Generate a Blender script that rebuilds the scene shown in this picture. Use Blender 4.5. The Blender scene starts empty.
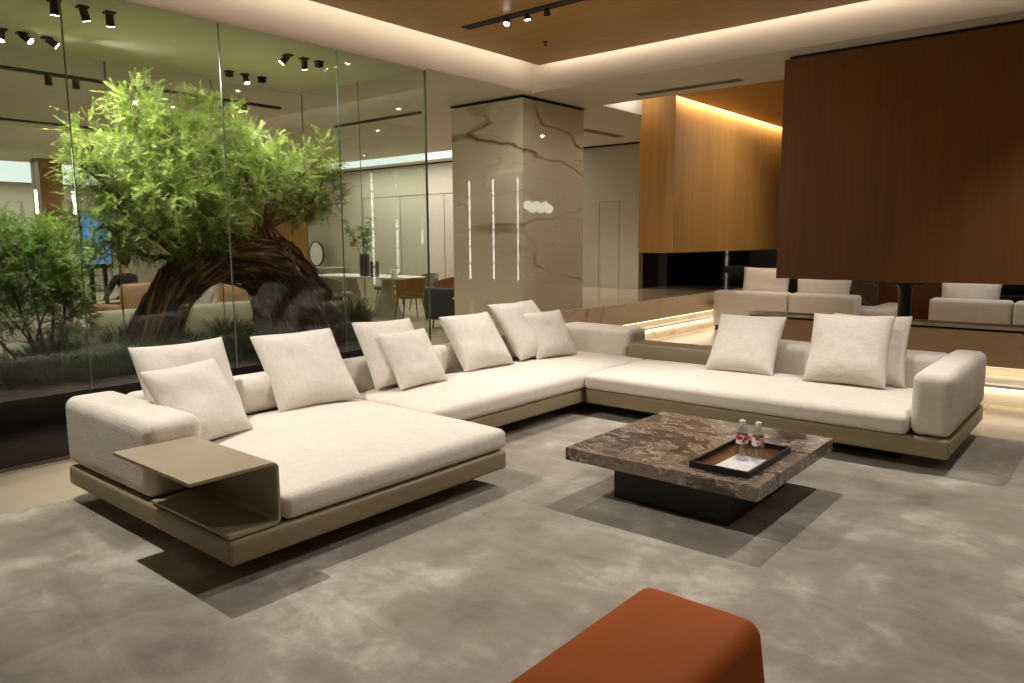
import bpy, bmesh, math, random
import numpy as np
from mathutils import Vector, Matrix, noise

SC = bpy.context.scene
COL = SC.collection

# ------------------------------------------------------------------ camera, world, exposure
cam_d = bpy.data.cameras.new('camera')
cam = bpy.data.objects.new('camera', cam_d)
COL.objects.link(cam)
cam_d.sensor_width = 36.0
cam_d.lens = 744.07 / 1024 * 36.0
cam_d.clip_start = 0.05
cam_d.clip_end = 200
def cam_matrix(yaw, pitch, roll, loc):
    f = Vector((-math.sin(yaw) * math.cos(pitch), math.cos(yaw) * math.cos(pitch), -math.sin(pitch)))
    r = f.cross(Vector((0, 0, 1))).normalized()
    u = r.cross(f)
    c, s = math.cos(roll), math.sin(roll)
    r2, u2 = c * r + s * u, -s * r + c * u
    m = Matrix((r2, u2, -f)).transposed().to_4x4()
    m.translation = Vector(loc)
    return m
cam.matrix_world = cam_matrix(math.radians(40.0029), math.radians(7.7676), math.radians(-0.3837), (0, 0, 1.45))
SC.camera = cam

world = bpy.data.worlds.new('world')
SC.world = world
world.use_nodes = True
world.node_tree.nodes['Background'].inputs[0].default_value = (1.0, 0.85, 0.68, 1)
world.node_tree.nodes['Background'].inputs[1].default_value = 0.05

SC.view_settings.view_transform = 'Standard'
SC.view_settings.look = 'None'
SC.view_settings.gamma = 1
SC.view_settings.use_curve_mapping = False
SC.view_settings.exposure = 0.0
SC.cycles.max_bounces = 10
SC.cycles.diffuse_bounces = 4
SC.cycles.glossy_bounces = 4
SC.cycles.transmission_bounces = 6
SC.cycles.transparent_max_bounces = 16
SC.cycles.sample_clamp_indirect = 4
SC.cycles.use_denoising = True
SC.cycles.caustics_reflective = False
SC.cycles.caustics_refractive = False

WARM = (1.0, 0.85, 0.72)
NEUT = (1.0, 0.945, 0.905)
K = 0.92   # overall strength of the room's lamps

# ------------------------------------------------------------------ materials
def srgb(r, g, b):
    def c(v):
        v /= 255.0
        return v / 12.92 if v <= 0.04045 else ((v + 0.055) / 1.055) ** 2.4
    return (c(r), c(g), c(b), 1)

class Mat:
    def __init__(s, name):
        s.m = bpy.data.materials.new(name)
        s.m.use_nodes = True
        s.t = s.m.node_tree
        s.t.nodes.clear()
        s.out = s.t.nodes.new('ShaderNodeOutputMaterial')
    def n(s, typ, **kw):
        nd = s.t.nodes.new('ShaderNode' + typ)
        for k, v in kw.items():
            if k.startswith('i_'):
                nd.inputs[k[2:].replace('_', ' ')].default_value = v
            else:
                setattr(nd, k, v)
        return nd
    def l(s, a, b):
        s.t.links.new(a, b)
    def coord(s, scale=(1, 1, 1), rot=(0, 0, 0), kind='Object'):
        tc = s.n('TexCoord')
        mp = s.n('Mapping')
        mp.inputs['Scale'].default_value = scale
        mp.inputs['Rotation'].default_value = rot
        s.l(tc.outputs[kind], mp.inputs['Vector'])
        return mp.outputs[0]
    def noise(s, vec, scale, detail=4, rough=0.55, dist=0.0):
        nd = s.n('TexNoise')
        nd.inputs['Scale'].default_value = scale
        nd.inputs['Detail'].default_value = detail
        nd.inputs['Roughness'].default_value = rough
        nd.inputs['Distortion'].default_value = dist
        if vec is not None:
            s.l(vec, nd.inputs['Vector'])
        return nd.outputs['Fac']
    def ramp(s, fac, stops, interp='LINEAR'):
        r = s.n('ValToRGB')
        r.color_ramp.interpolation = interp
        e = r.color_ramp.elements
        while len(e) < len(stops):
            e.new(0.5)
        for k, (p, c) in enumerate(stops):
            e[k].position = p
            e[k].color = c
        s.l(fac, r.inputs[0])
        return r.outputs[0]
    def math(s, op, a, b=None, clamp=False):
        nd = s.n('Math', operation=op, use_clamp=clamp)
        for i, v in enumerate((a, b)):
            if v is None:
                continue
            if isinstance(v, (int, float)):
                nd.inputs[i].default_value = v
            else:
                s.l(v, nd.inputs[i])
        return nd.outputs[0]
    def mix(s, fac, a, b, blend='MIX'):
        nd = s.n('MixRGB', blend_type=blend)
        for i, v in enumerate((fac, a, b)):
            if isinstance(v, (int, float, tuple)):
                nd.inputs[i].default_value = v
            else:
                s.l(v, nd.inputs[i])
        return nd.outputs[0]
    def bump(s, h, strength=0.3, dist=0.01):
        b = s.n('Bump')
        b.inputs['Strength'].default_value = strength
        b.inputs['Distance'].default_value = dist
        s.l(h, b.inputs['Height'])
        return b.outputs[0]
    def principled(s, col, rough=0.5, metal=0.0, bump=None, **kw):
        p = s.n('BsdfPrincipled')
        for k, v in (('Base Color', col), ('Roughness', rough), ('Metallic', metal)):
            if isinstance(v, (int, float, tuple)):
                p.inputs[k].default_value = v
            else:
                s.l(v, p.inputs[k])
        if bump is not None:
            s.l(bump, p.inputs['Normal'])
        for k, v in kw.items():
            p.inputs[k.replace('_', ' ')].default_value = v
        s.l(p.outputs[0], s.out.inputs[0])
        return p

def plain(name, col, rough=0.5, metal=0.0, var=0.06, scale=6.0, **kw):
    m = Mat(name)
    v = m.noise(m.coord(), scale, 3)
    c = m.ramp(v, [(0.3, tuple(x * (1 - var) for x in col[:3]) + (1,)), (0.7, tuple(min(1, x * (1 + var)) for x in col[:3]) + (1,))])
    m.principled(c, rough, metal, **kw)
    return m.m

def fabric(name, col, scale=150, strength=0.5):
    m = Mat(name)
    v = m.coord()
    weave = m.noise(v, scale, 2, 0.7)
    slub = m.noise(m.coord((16, 16, 110)), 1.0, 4, 0.7)
    slub2 = m.noise(m.coord((110, 16, 16)), 1.0, 4, 0.7)
    slub3 = m.noise(m.coord((16, 110, 16)), 1.0, 4, 0.7)
    h = m.math('ADD', m.math('ADD', m.math('ADD', m.math('MULTIPLY', weave, 0.6), slub), m.math('MULTIPLY', slub2, 0.7)), m.math('MULTIPLY', slub3, 0.7))
    h = m.math('MULTIPLY', h, 0.333)
    big = m.noise(v, 2.5, 3)
    dark = tuple(x * 0.80 for x in col[:3]) + (1,)
    mid = tuple(x * 0.94 for x in col[:3]) + (1,)
    c = m.mix(0.35, m.ramp(h, [(0.38, dark), (0.56, col)]), m.ramp(big, [(0.3, mid), (0.7, col)]))
    wr = m.noise(v, 7, 3, 0.5, 0.3)
    hh = m.math('ADD', h, m.math('MULTIPLY', wr, 1.2))
    m.principled(c, 0.95, 0, m.bump(hh, strength, 0.012), Sheen_Weight=0.1)
    return m.m

def leather(name, col, rough=0.45, strength=0.12):
    m = Mat(name)
    v = m.coord()
    g = m.noise(v, 260, 3)
    big = m.noise(v, 5, 3)
    c = m.ramp(big, [(0.3, tuple(x * 0.92 for x in col[:3]) + (1,)), (0.7, col)])
    m.principled(c, rough, 0, m.bump(g, strength, 0.002), Specular_IOR_Level=0.3)
    return m.m

def wood(name, c1, c2, grain=(18, 18, 0.7), rough=0.45, panel=None):
    m = Mat(name)
    v = m.coord(grain)
    a = m.noise(v, 1.6, 6, 0.6, 0.4)
    fine = m.noise(m.coord(tuple(g * 6 for g in grain)), 1.5, 3, 0.6)
    f = m.math('ADD', m.math('MULTIPLY', a, 0.7), m.math('MULTIPLY', fine, 0.3))
    c = m.ramp(f, [(0.32, c1), (0.68, c2)])
    if panel:                                  # veneer sheets differ slightly in tone
        axis, w = panel
        sx = m.n('SeparateXYZ')
        m.l(m.coord(), sx.inputs[0])
        cell = m.math('FLOOR', m.math('DIVIDE', sx.outputs[axis], w))
        wn = m.n('TexWhiteNoise', noise_dimensions='1D')
        m.l(cell, wn.inputs['W'])
        c = m.mix(1.0, c, m.ramp(wn.outputs['Value'], [(0, (0.86, 0.86, 0.86, 1)), (1, (1, 1, 1, 1))]), 'MULTIPLY')
    m.principled(c, rough, 0, m.bump(fine, 0.05, 0.002))
    return m.m

def marble(name, base, vein, scale=0.7, rough=0.06, width=0.018, cloud=0.12, stretch=(1, 1, 1), **kw):
    m = Mat(name)
    v = m.coord(stretch)
    warp = m.n('TexNoise')
    warp.inputs['Scale'].default_value = scale * 1.7
    warp.inputs['Detail'].default_value = 5
    m.l(v, warp.inputs['Vector'])
    vm = m.n('VectorMath', operation='MULTIPLY_ADD')
    vm.inputs[1].default_value = (0.55, 0.55, 0.55)
    m.l(warp.outputs['Color'], vm.inputs[0])
    m.l(v, vm.inputs[2])
    n1 = m.noise(vm.outputs[0], scale, 2, 0.4)
    d = m.math('ABSOLUTE', m.math('SUBTRACT', n1, 0.5))
    f1 = m.math('SUBTRACT', 1.0, m.math('DIVIDE', d, width), clamp=True)
    n2 = m.noise(vm.outputs[0], scale * 2.3, 3, 0.5)
    d2 = m.math('ABSOLUTE', m.math('SUBTRACT', n2, 0.47))
    f2 = m.math('MULTIPLY', m.math('SUBTRACT', 1.0, m.math('DIVIDE', d2, width * 0.7), clamp=True), 0.35)
    breakup = m.ramp(m.noise(v, scale * 2.0, 3), [(0.38, (0.15, 0.15, 0.15, 1)), (0.6, (1, 1, 1, 1))])
    f = m.math('MULTIPLY', m.math('MAXIMUM', f1, f2), breakup)
    cl = m.noise(v, scale * 1.3, 5)
    bc = m.ramp(cl, [(0.25, tuple(x * (1 - cloud) for x in base[:3]) + (1,)), (0.75, base)])
    m.principled(m.mix(f, bc, vein), rough, 0, **kw)
    return m.m

def emit(name, col, strength):
    m = Mat(name)
    e = m.n('Emission')
    e.inputs[0].default_value = tuple(col[:3]) + (1,)
    e.inputs[1].default_value = strength
    m.l(e.outputs[0], m.out.inputs[0])
    return m.m

def glass_mat(name, tint=(0.955, 0.978, 0.95), refl=0.8):
    m = Mat(name)
    tr = m.n('BsdfTransparent')
    tr.inputs[0].default_value = tuple(tint) + (1,)
    gl = m.n('BsdfGlossy')
    gl.inputs['Roughness'].default_value = 0.0
    gl.inputs[0].default_value = (1, 1, 1, 1)
    lw = m.n('LayerWeight')
    p = m.math('POWER', lw.outputs['Facing'], 5.0)
    f = m.math('ADD', m.math('MULTIPLY', p, 0.9 * refl), 0.042 * refl, clamp=True)
    mx = m.n('MixShader')
    m.l(f, mx.inputs[0])
    m.l(tr.outputs[0], mx.inputs[1])
    m.l(gl.outputs[0], mx.inputs[2])
    m.l(mx.outputs[0], m.out.inputs[0])
    return m.m

M = {}
M['sofa'] = fabric('cream_boucle', srgb(224, 215, 201))
M['pillow'] = fabric('cream_linen', srgb(223, 214, 201), 170, 0.7)
M['base'] = leather('taupe_leather', srgb(146, 131, 104))
M['shelf'] = leather('taupe_saddle_leather', srgb(160, 146, 119), 0.4, 0.05)
M['orange'] = leather('tan_orange_leather', srgb(170, 84, 14), 0.8, 0.1)
M['black'] = plain('black_metal', srgb(22, 20, 19), 0.35)
M['matte_black'] = plain('matte_black', srgb(16, 15, 14), 0.7)
M['shadow_gap'] = plain('dark_joint', srgb(30, 26, 22), 0.8)
M['planter'] = plain('black_glossy_fascia', srgb(20, 18, 18), 0.12)
M['black_glass'] = plain('black_glass', srgb(8, 8, 9), 0.03)
M['ceiling'] = plain('warm_white_paint', srgb(204, 196, 182), 0.9, var=0.01)
M['green_ceiling'] = plain('pale_sage_paint', srgb(214, 206, 190), 0.9, var=0.01)
M['wall'] = plain('beige_wall_paint', srgb(188, 179, 162), 0.85, var=0.02)
M['grey_wall'] = plain('greige_wall_panel', srgb(176, 168, 150), 0.8, var=0.02)
M['ochre'] = wood('ochre_veneer', srgb(150, 112, 50), srgb(178, 136, 66), (14, 14, 0.6))
M['wood_ceiling'] = wood('ceiling_veneer', srgb(150, 108, 44), srgb(172, 128, 58), (0.8, 9, 9))
M['wood_light'] = wood('lit_oak_veneer', srgb(168, 120, 56), srgb(192, 144, 76), (11, 11, 0.4), panel=(1, 0.55))
M['wood_dark'] = wood('shaded_veneer', srgb(106, 60, 15), srgb(124, 76, 24), (13, 13, 0.35), panel=(0, 0.62))  # same veneer as the lit box, its colour darkened for lack of light
M['brown_wood'] = wood('plain_brown_wood', srgb(130, 92, 62), srgb(150, 108, 74))
M['column_marble'] = marble('veined_column_marble', srgb(204, 192, 164), srgb(104, 78, 48), 0.62, 0.012, 0.013, 0.06, (0.55, 0.55, 1.7), Coat_Weight=0.6, Coat_Roughness=0.0)
M['plinth_marble'] = marble('veined_ledge_marble', srgb(220, 196, 160), srgb(120, 92, 62), 0.8, 0.02, 0.007)
M['white_marble'] = marble('pale_stone', srgb(222, 212, 194), srgb(170, 160, 140), 2, 0.15)
M['led_warm'] = emit('led_warm', (1.0, 0.80, 0.55), 4)
M['led_cove'] = emit('led_cove', (1.0, 0.80, 0.58), 5)
M['led_white'] = emit('led_white', (1.0, 0.95, 0.86), 9)
M['lamp'] = emit('lamp_lens', (1.0, 0.93, 0.8), 30)
M['panel'] = emit('light_panel', (0.93, 1.0, 0.96), 1.1)
M['pendant'] = emit('pendant_glow', (1.0, 0.93, 0.76), 4.5)
M['glass'] = glass_mat('clear_glass')
M['glass_edge'] = plain('dark_green_glass_joint', srgb(104, 112, 94), 0.3)
M['grey_fabric'] = fabric('grey_fabric', srgb(138, 130, 112))
M['olive_fabric'] = fabric('olive_fabric', srgb(110, 100, 76))
M['tan_leather'] = leather('tan_leather', srgb(142, 104, 60))
M['dark_fabric'] = fabric('charcoal_fabric', srgb(52, 52, 52))
M['peach_fabric'] = fabric('peach_fabric', srgb(205, 160, 120))
M['skin'] = plain('skin', srgb(196, 144, 112), 0.6)
M['cloth_black'] = plain('black_clothes', srgb(24, 24, 27), 0.9)
M['ceramic'] = plain('brown_ceramic', srgb(62, 42, 30), 0.4)
M['white_gloss'] = plain('white_gloss', srgb(232, 230, 222), 0.25)

def mk_rug():
    m = Mat('marbled_rug')
    v = m.coord()
    a = m.noise(v, 1.0, 7, 0.6, 0.25)
    b = m.noise(m.coord((1, 1.9, 1), (0, 0, 0.6)), 2.1, 6, 0.68, 0.5)
    d = m.noise(m.coord((2.3, 1.0, 1), (0, 0, 0.3)), 1.1, 6, 0.64, 0.4)
    pile = m.noise(v, 260, 2)
    f = m.math('ADD', m.math('MULTIPLY', a, 0.45), m.math('MULTIPLY', b, 0.3))
    f = m.math('ADD', f, m.math('MULTIPLY', d, 0.25))
    c = m.ramp(f, [(0.38, srgb(110, 101, 89)), (0.46, srgb(136, 126, 111)), (0.52, srgb(150, 141, 126)),
                   (0.57, srgb(176, 168, 153)), (0.64, srgb(206, 198, 184))])
    m.principled(c, 0.95, 0, m.bump(m.math('ADD', pile, m.math('MULTIPLY', f, 2)), 0.35, 0.004), Sheen_Weight=0.1)
    return m.m
M['rug'] = mk_rug()

def mk_tile():
    m = Mat('beige_floor_tile')
    v = m.coord()
    br = m.n('TexBrick')
    br.offset = 0.0
    br.inputs['Scale'].default_value = 1.0
    br.inputs['Brick Width'].default_value = 0.9
    br.inputs['Row Height'].default_value = 0.9
    br.inputs['Mortar Size'].default_value = 0.004
    br.inputs['Color1'].default_value = srgb(192, 178, 152)
    br.inputs['Color2'].default_value = srgb(186, 171, 145)
    br.inputs['Mortar'].default_value = srgb(130, 112, 86)
    m.l(v, br.inputs['Vector'])
    cl = m.ramp(m.noise(v, 1.2, 4), [(0.3, (0.93, 0.93, 0.93, 1)), (0.7, (1, 1, 1, 1))])
    m.principled(m.mix(1.0, br.outputs[0], cl, 'MULTIPLY'), 0.22)
    return m.m
M['tile'] = mk_tile()

def mk_table_marble():
    m = Mat('brown_veined_marble')
    v = m.coord((1.0, 1.6, 1.4), (0.2, 0.3, 0.75))
    warp = m.n('TexNoise')
    warp.inputs['Scale'].default_value = 1.6
    warp.inputs['Detail'].default_value = 6
    m.l(v, warp.inputs['Vector'])
    vm = m.n('VectorMath', operation='MULTIPLY_ADD')
    vm.inputs[1].default_value = (1.5, 1.5, 1.5)
    m.l(warp.outputs['Color'], vm.inputs[0])
    m.l(v, vm.inputs[2])
    a = m.noise(vm.outputs[0], 1.7, 8, 0.62, 1.4)
    c = m.ramp(a, [(0.30, srgb(42, 34, 29)), (0.42, srgb(70, 60, 52)), (0.485, srgb(106, 93, 82)), (0.50, srgb(176, 164, 148)),
                   (0.515, srgb(100, 84, 72)), (0.60, srgb(124, 108, 94)), (0.72, srgb(70, 56, 48))])
    d = m.math('ABSOLUTE', m.math('SUBTRACT', m.noise(vm.outputs[0], 3.6, 5, 0.5, 2.0), 0.5))
    vein = m.math('SUBTRACT', 1.0, m.math('DIVIDE', d, 0.018), clamp=True)
    m.principled(m.mix(m.math('MULTIPLY', vein, 0.35), c, srgb(180, 168, 152)), 0.16)
    return m.m
M['table_marble'] = mk_table_marble()

def mk_bark():
    m = Mat('shaggy_bark')
    tc = m.n('UVMap')
    tc.uv_map = 'UVMap'
    mp = m.n('Mapping')
    mp.inputs['Scale'].default_value = (26, 2.2, 1)
    mp.inputs['Rotation'].default_value = (0, 0, 0.03)
    m.l(tc.outputs[0], mp.inputs['Vector'])
    a = m.noise(mp.outputs[0], 1.0, 8, 0.7, 0.9)
    b = m.noise(m.coord(), 5, 4)
    f = m.math('ADD', m.math('MULTIPLY', a, 0.8), m.math('MULTIPLY', b, 0.2))
    c = m.ramp(f, [(0.36, srgb(34, 22, 15)), (0.48, srgb(84, 58, 40)), (0.56, srgb(122, 88, 64)), (0.66, srgb(190, 160, 126))])
    m.principled(c, 0.9, 0, m.bump(a, 1.0, 0.03))
    return m.m
M['bark'] = mk_bark()

def mk_strip():
    m = Mat('splintered_bark')
    g = m.n('NewGeometry')
    f = m.n('TexWhiteNoise', noise_dimensions='1D')
    m.l(g.outputs['Random Per Island'], f.inputs['W'])
    fi = m.noise(m.coord((20, 20, 20)), 2, 3)
    c = m.ramp(m.math('ADD', m.math('MULTIPLY', f.outputs['Value'], .7), m.math('MULTIPLY', fi, .3)), [(0.2, srgb(44, 29, 20)), (0.6, srgb(96, 66, 46)), (0.9, srgb(172, 138, 104))])
    m.principled(c, 0.9)
    return m.m
M['bark_strip'] = mk_strip()

def leaf_mat(name, c1, c2, c3, trans=0.35):
    m = Mat(name)
    v = m.coord()
    f = m.noise(v, 7, 3)
    c = m.ramp(f, [(0.3, c1), (0.5, c2), (0.7, c3)])
    p = m.n('BsdfPrincipled')
    p.inputs['Roughness'].default_value = 0.6
    m.l(c, p.inputs['Base Color'])
    t = m.n('BsdfTranslucent')
    m.l(c, t.inputs[0])
    mx = m.n('MixShader')
    mx.inputs[0].default_value = trans
    m.l(p.outputs[0], mx.inputs[1])
    m.l(t.outputs[0], mx.inputs[2])
    m.l(mx.outputs[0], m.out.inputs[0])
    return m.m
M['leaf'] = leaf_mat('feathery_foliage', srgb(84, 106, 42), srgb(124, 144, 64), srgb(178, 190, 104), 0.32)
M['leaf_dark'] = leaf_mat('shrub_foliage', srgb(74, 104, 42), srgb(104, 134, 56), srgb(140, 162, 80))
M['grass'] = leaf_mat('grass_blades', srgb(28, 44, 22), srgb(48, 70, 32), srgb(84, 108, 56), 0.2)
M['soil'] = None
def mk_soil():
    m = Mat('bark_mulch_soil')
    v = m.coord()
    vo = m.n('TexVoronoi')
    vo.inputs['Scale'].default_value = 34
    m.l(v, vo.inputs['Vector'])
    c = m.ramp(vo.outputs['Distance'], [(0.1, srgb(84, 54, 36)), (0.5, srgb(40, 26, 18)), (0.9, srgb(20, 14, 10))])
    m.principled(c, 0.95, 0, m.bump(vo.outputs['Distance'], 1.0, 0.02))
    return m.m
M['soil'] = mk_soil()

# ------------------------------------------------------------------ object helpers
def link(o, parent=None):
    COL.objects.link(o)
    if parent is not None:
        o.parent = parent
        o.matrix_parent_inverse = parent_inverse(parent)
    return o
def parent_inverse(p):
    m = Matrix.LocRotScale(p.location, p.rotation_euler, p.scale)
    q = p.parent
    if q is not None:
        m = q_world(q) @ p.matrix_parent_inverse @ m
    return m.inverted()
def q_world(p):
    m = Matrix.LocRotScale(p.location, p.rotation_euler, p.scale)
    return m if p.parent is None else q_world(p.parent) @ p.matrix_parent_inverse @ m

def obj(name, bm, mat, parent=None, smooth=True, angle=35):
    """one mesh object from a bmesh built in world coordinates"""
    me = bpy.data.meshes.new(name)
    bm.normal_update()
    if smooth:
        for f in bm.faces:
            f.smooth = True
        for e in bm.edges:
            if len(e.link_faces) == 2 and e.calc_face_angle(0) > math.radians(angle):
                e.smooth = False
    bm.to_mesh(me)
    bm.free()
    for mm in (mat if isinstance(mat, (list, tuple)) else [mat]):
        me.materials.append(mm)
    return link(bpy.data.objects.new(name, me), parent)

def tag(o, label, cat, group=None):
    o['label'] = label
    o['category'] = cat
    if group:
        o['group'] = group
    return o
def struct(o, label=None):
    o['kind'] = 'structure'
    if label:
        o['label'] = label
    return o
def thing(name, loc, label, cat, group=None, rz=0):
    o = bpy.data.objects.new(name, None)
    o.empty_display_size = 0.1
    o.location = loc
    o.rotation_euler = (0, 0, rz)
    COL.objects.link(o)
    return tag(o, label, cat, group)

def bx(bm, lo, hi, mi=0):
    vs = [bm.verts.new((x, y, z)) for x in (lo[0], hi[0]) for y in (lo[1], hi[1]) for z in (lo[2], hi[2])]
    for q in ((0, 1, 3, 2), (4, 6, 7, 5), (0, 4, 5, 1), (2, 3, 7, 6), (0, 2, 6, 4), (1, 5, 7, 3)):
        f = bm.faces.new([vs[i] for i in q])
        f.material_index = mi
    return vs
def box(name, lo, hi, mat, parent=None, bev=0.0, seg=2):
    bm = bmesh.new()
    bx(bm, lo, hi)
    if bev:
        bmesh.ops.bevel(bm, geom=bm.edges[:], offset=bev, segments=seg, profile=0.5, affect='EDGES')
    return obj(name, bm, mat, parent, smooth=False)

def soft(name, lo, hi, r, mat, parent=None, puff=0.0, seg=6, side=0.0, fn=None, n=18):
    """upholstered block: rounded box, crowned top (puff), bellied sides (side)"""
    lo, hi = np.array(lo, float), np.array(hi, float)
    r = min(r, min(hi - lo) / 2 - 1e-4)
    def axis(a, b):
        L = b - a
        e = [r * (1 - math.cos(math.pi / 2 * k / seg)) for k in range(seg)]
        mid = list(np.linspace(r, L - r, n))
        return np.array([a + x for x in e] + [a + x for x in mid] + [b - x for x in e[::-1]])
    ax = [axis(lo[i], hi[i]) for i in range(3)]
    bm = bmesh.new()
    c, h = (lo + hi) / 2, (hi - lo) / 2
    def P(p):
        p = np.array(p, float)
        q = np.clip(p, lo + r, hi - r)
        d = p - q
        L = np.linalg.norm(d)
        if L > 1e-9:
            # direction mapping keeps an even arc
            p = q + d / L * r
        u = (p - c) / h
        w = np.clip(1 - np.abs(u), 0, 1)
        g = 1 - np.abs(u) ** 4
        if puff and u[2] > 0:
            p[2] += puff * max(0, g[0]) * max(0, g[1]) * max(0, u[2])
        if side:
            gz = max(0, 1 - u[2] ** 2)
            p[0] += side * u[0] * gz * max(0, g[1]) * (abs(u[0]) > .5)
            p[1] += side * u[1] * gz * max(0, g[0]) * (abs(u[1]) > .5)
        if fn:
            p = np.array(fn(p, u))
        return bm.verts.new(p)
    for d in range(3):
        a, b = [i for i in range(3) if i != d]
        for s, val in ((0, lo[d]), (1, hi[d])):
            grid = []
            for x in ax[a]:
                row = []
                for y in ax[b]:
                    p = [0, 0, 0]
                    p[a], p[b], p[d] = x, y, val
                    row.append(P(p))
                grid.append(row)
            for i in range(len(grid) - 1):
                for j in range(len(grid[0]) - 1):
                    q = [grid[i][j], grid[i + 1][j], grid[i + 1][j + 1], grid[i][j + 1]]
                    bm.faces.new(q)
    bmesh.ops.remove_doubles(bm, verts=bm.verts[:], dist=1e-5)
    bmesh.ops.recalc_face_normals(bm, faces=bm.faces[:])
    return obj(name, bm, mat, parent, True, 60)

def lathe(bm, prof, c=(0, 0, 0), n=28, mi=0):
    rings = []
    for r, z in prof:
        if r < 1e-5:
            rings.append([bm.verts.new((c[0], c[1], c[2] + z))])
        else:
            rings.append([bm.verts.new((c[0] + r * math.cos(2 * math.pi * k / n), c[1] + r * math.sin(2 * math.pi * k / n), c[2] + z)) for k in range(n)])
    for a, b in zip(rings, rings[1:]):
        for k in range(n):
            k2 = (k + 1) % n
            if len(a) == 1 and len(b) == 1:
                continue
            if len(a) == 1:
                f = bm.faces.new((a[0], b[k2], b[k]))
            elif len(b) == 1:
                f = bm.faces.new((a[k], a[k2], b[0]))
            else:
                f = bm.faces.new((a[k], a[k2], b[k2], b[k]))
            f.material_index = mi
    bmesh.ops.recalc_face_normals(bm, faces=bm.faces[:])

def tube(bm, pts, rad, n=8, caps=True):
    pts = [Vector(p) for p in pts]
    if isinstance(rad, (int, float)):
        rad = [rad] * len(pts)
    rings = []
    up = Vector((0.13, 0.31, 0.94)).normalized()
    for i, p in enumerate(pts):
        t = (pts[min(i + 1, len(pts) - 1)] - pts[max(i - 1, 0)]).normalized()
        a = t.cross(up)
        if a.length < 0.05:
            a = t.cross(Vector((1, 0, 0)))
        a.normalize()
        b = t.cross(a)
        rings.append([bm.verts.new(p + (a * math.cos(2 * math.pi * k / n) + b * math.sin(2 * math.pi * k / n)) * rad[i]) for k in range(n)])
    for r0, r1 in zip(rings, rings[1:]):
        for k in range(n):
            bm.faces.new((r0[k], r0[(k + 1) % n], r1[(k + 1) % n], r1[k]))
    if caps:
        bm.faces.new(rings[0][::-1])
        bm.faces.new(rings[-1])
def tube_obj(name, pts, rad, mat, parent=None, n=10):
    bm = bmesh.new()
    tube(bm, pts, rad, n)
    bmesh.ops.recalc_face_normals(bm, faces=bm.faces[:])
    return obj(name, bm, mat, parent)

def mesh_np(name, V, F, mat, parent=None, smooth=False):
    """triangle soup straight from numpy arrays"""
    me = bpy.data.meshes.new(name)
    V = np.asarray(V, np.float32)
    F = np.asarray(F, np.int32)
    me.vertices.add(len(V))
    me.vertices.foreach_set('co', V.ravel())
    me.loops.add(F.size)
    me.loops.foreach_set('vertex_index', F.ravel())
    me.polygons.add(len(F))
    k = F.shape[1]
    me.polygons.foreach_set('loop_start', np.arange(0, F.size, k, dtype=np.int32))
    me.polygons.foreach_set('loop_total', np.full(len(F), k, np.int32))
    me.update(calc_edges=True)
    me.validate()
    me.materials.append(mat)
    return link(bpy.data.objects.new(name, me), parent)

def spot(name, loc, target, power, parent=None, size=70, blend=0.6, radius=0.03, col=NEUT):
    d = bpy.data.lights.new(name, 'SPOT')
    d.energy = power * K
    d.spot_size = math.radians(size)
    d.spot_blend = blend
    d.shadow_soft_size = radius
    d.color = col
    o = bpy.data.objects.new(name, d)
    o.location = loc
    v = Vector(target) - Vector(loc)
    o.rotation_euler = v.to_track_quat('-Z', 'Y').to_euler()
    link(o, parent)
    return o
def area(name, loc, rot, sx, sy, power, col=WARM, parent=None, spread=180):
    d = bpy.data.lights.new(name, 'AREA')
    d.shape = 'RECTANGLE'
    d.size, d.size_y = sx, sy
    d.energy = power * K
    d.color = col
    d.spread = math.radians(spread)
    o = bpy.data.objects.new(name, d)
    o.location = loc
    o.rotation_euler = rot
    link(o, parent)
    return o

def copy_tree(o, parent=None):
    c = o.copy()
    COL.objects.link(c)
    if parent is not None:
        c.parent = parent
    for ch in list(o.children):
        copy_tree(ch, c)
    return c

# ================================================================== THE SETTING
ZC = 3.11                      # white ceiling
GX, GE, GB = -5.457, 5.21, -7.49    # garden: front glass, end glass, back glass
X0, X1, Y0, Y1 = -24.0, 4.5, -3.5, 14.2
def S(name, lo, hi, mat, bev=0.0):
    return struct(box(name, lo, hi, mat, None, bev))

S('floor', (X0, Y0, -0.12), (X1, Y1, 0.0), M['tile'])
S('wall_left', (X0 - 0.2, Y0, 0), (X0, Y1, 4.0), M['wall'])
S('wall_right', (X1, Y0, 0), (X1 + 0.2, Y1, 4.0), M['wall'])
S('wall_front', (X0, Y0 - 0.2, 0), (X1, Y0, 4.0), M['wall'])
S('wall_back', (X0, Y1, 0), (X1, Y1 + 0.2, 4.0), M['grey_wall'])

# ceiling: white slabs around the two raised recesses
CX1, CY0, CY1 = 3.6, -2.2, 6.887      # first recess (wood raft)
def ceil(lo, hi, top=0.5, mat='ceiling'):
    bx(cb, (lo[0], lo[1], ZC), (hi[0], hi[1], ZC + top))
cb = bmesh.new()
ceil((X0, Y0), (GB, Y1))                 # far left rooms
ceil((GB, GE), (GX, Y1))
ceil((GB, Y0), (GX, 1.0 - 3.6))
ceil((GX - 0.02, CY0), (GX, GE))
ceil((GX, Y0), (X1, CY0))
ceil((CX1, CY0), (X1, CY1))
ceil((GX, CY1), (X1, 8.1))
ceil((GX, 8.1), (-5.3, Y1))
ceil((-5.3, 13.3), (X1, Y1), 0.6)
struct(obj('ceiling', cb, M['ceiling'], smooth=False))
S('ceiling_recess_top', (GX - 0.05, CY0 - 0.05, 3.62), (CX1 + 0.05, CY1 + 0.05, 3.7), M['ceiling'])
S('ceiling_garden', (GB, 1.0 - 3.6, ZC), (GX - 0.02, GE, ZC + 0.4), M['green_ceiling'])
S('ceiling_recess_wood', (-4.72, 8.28, 3.27), (X1, 13.3, 3.36), M['wood_ceiling'])
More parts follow.
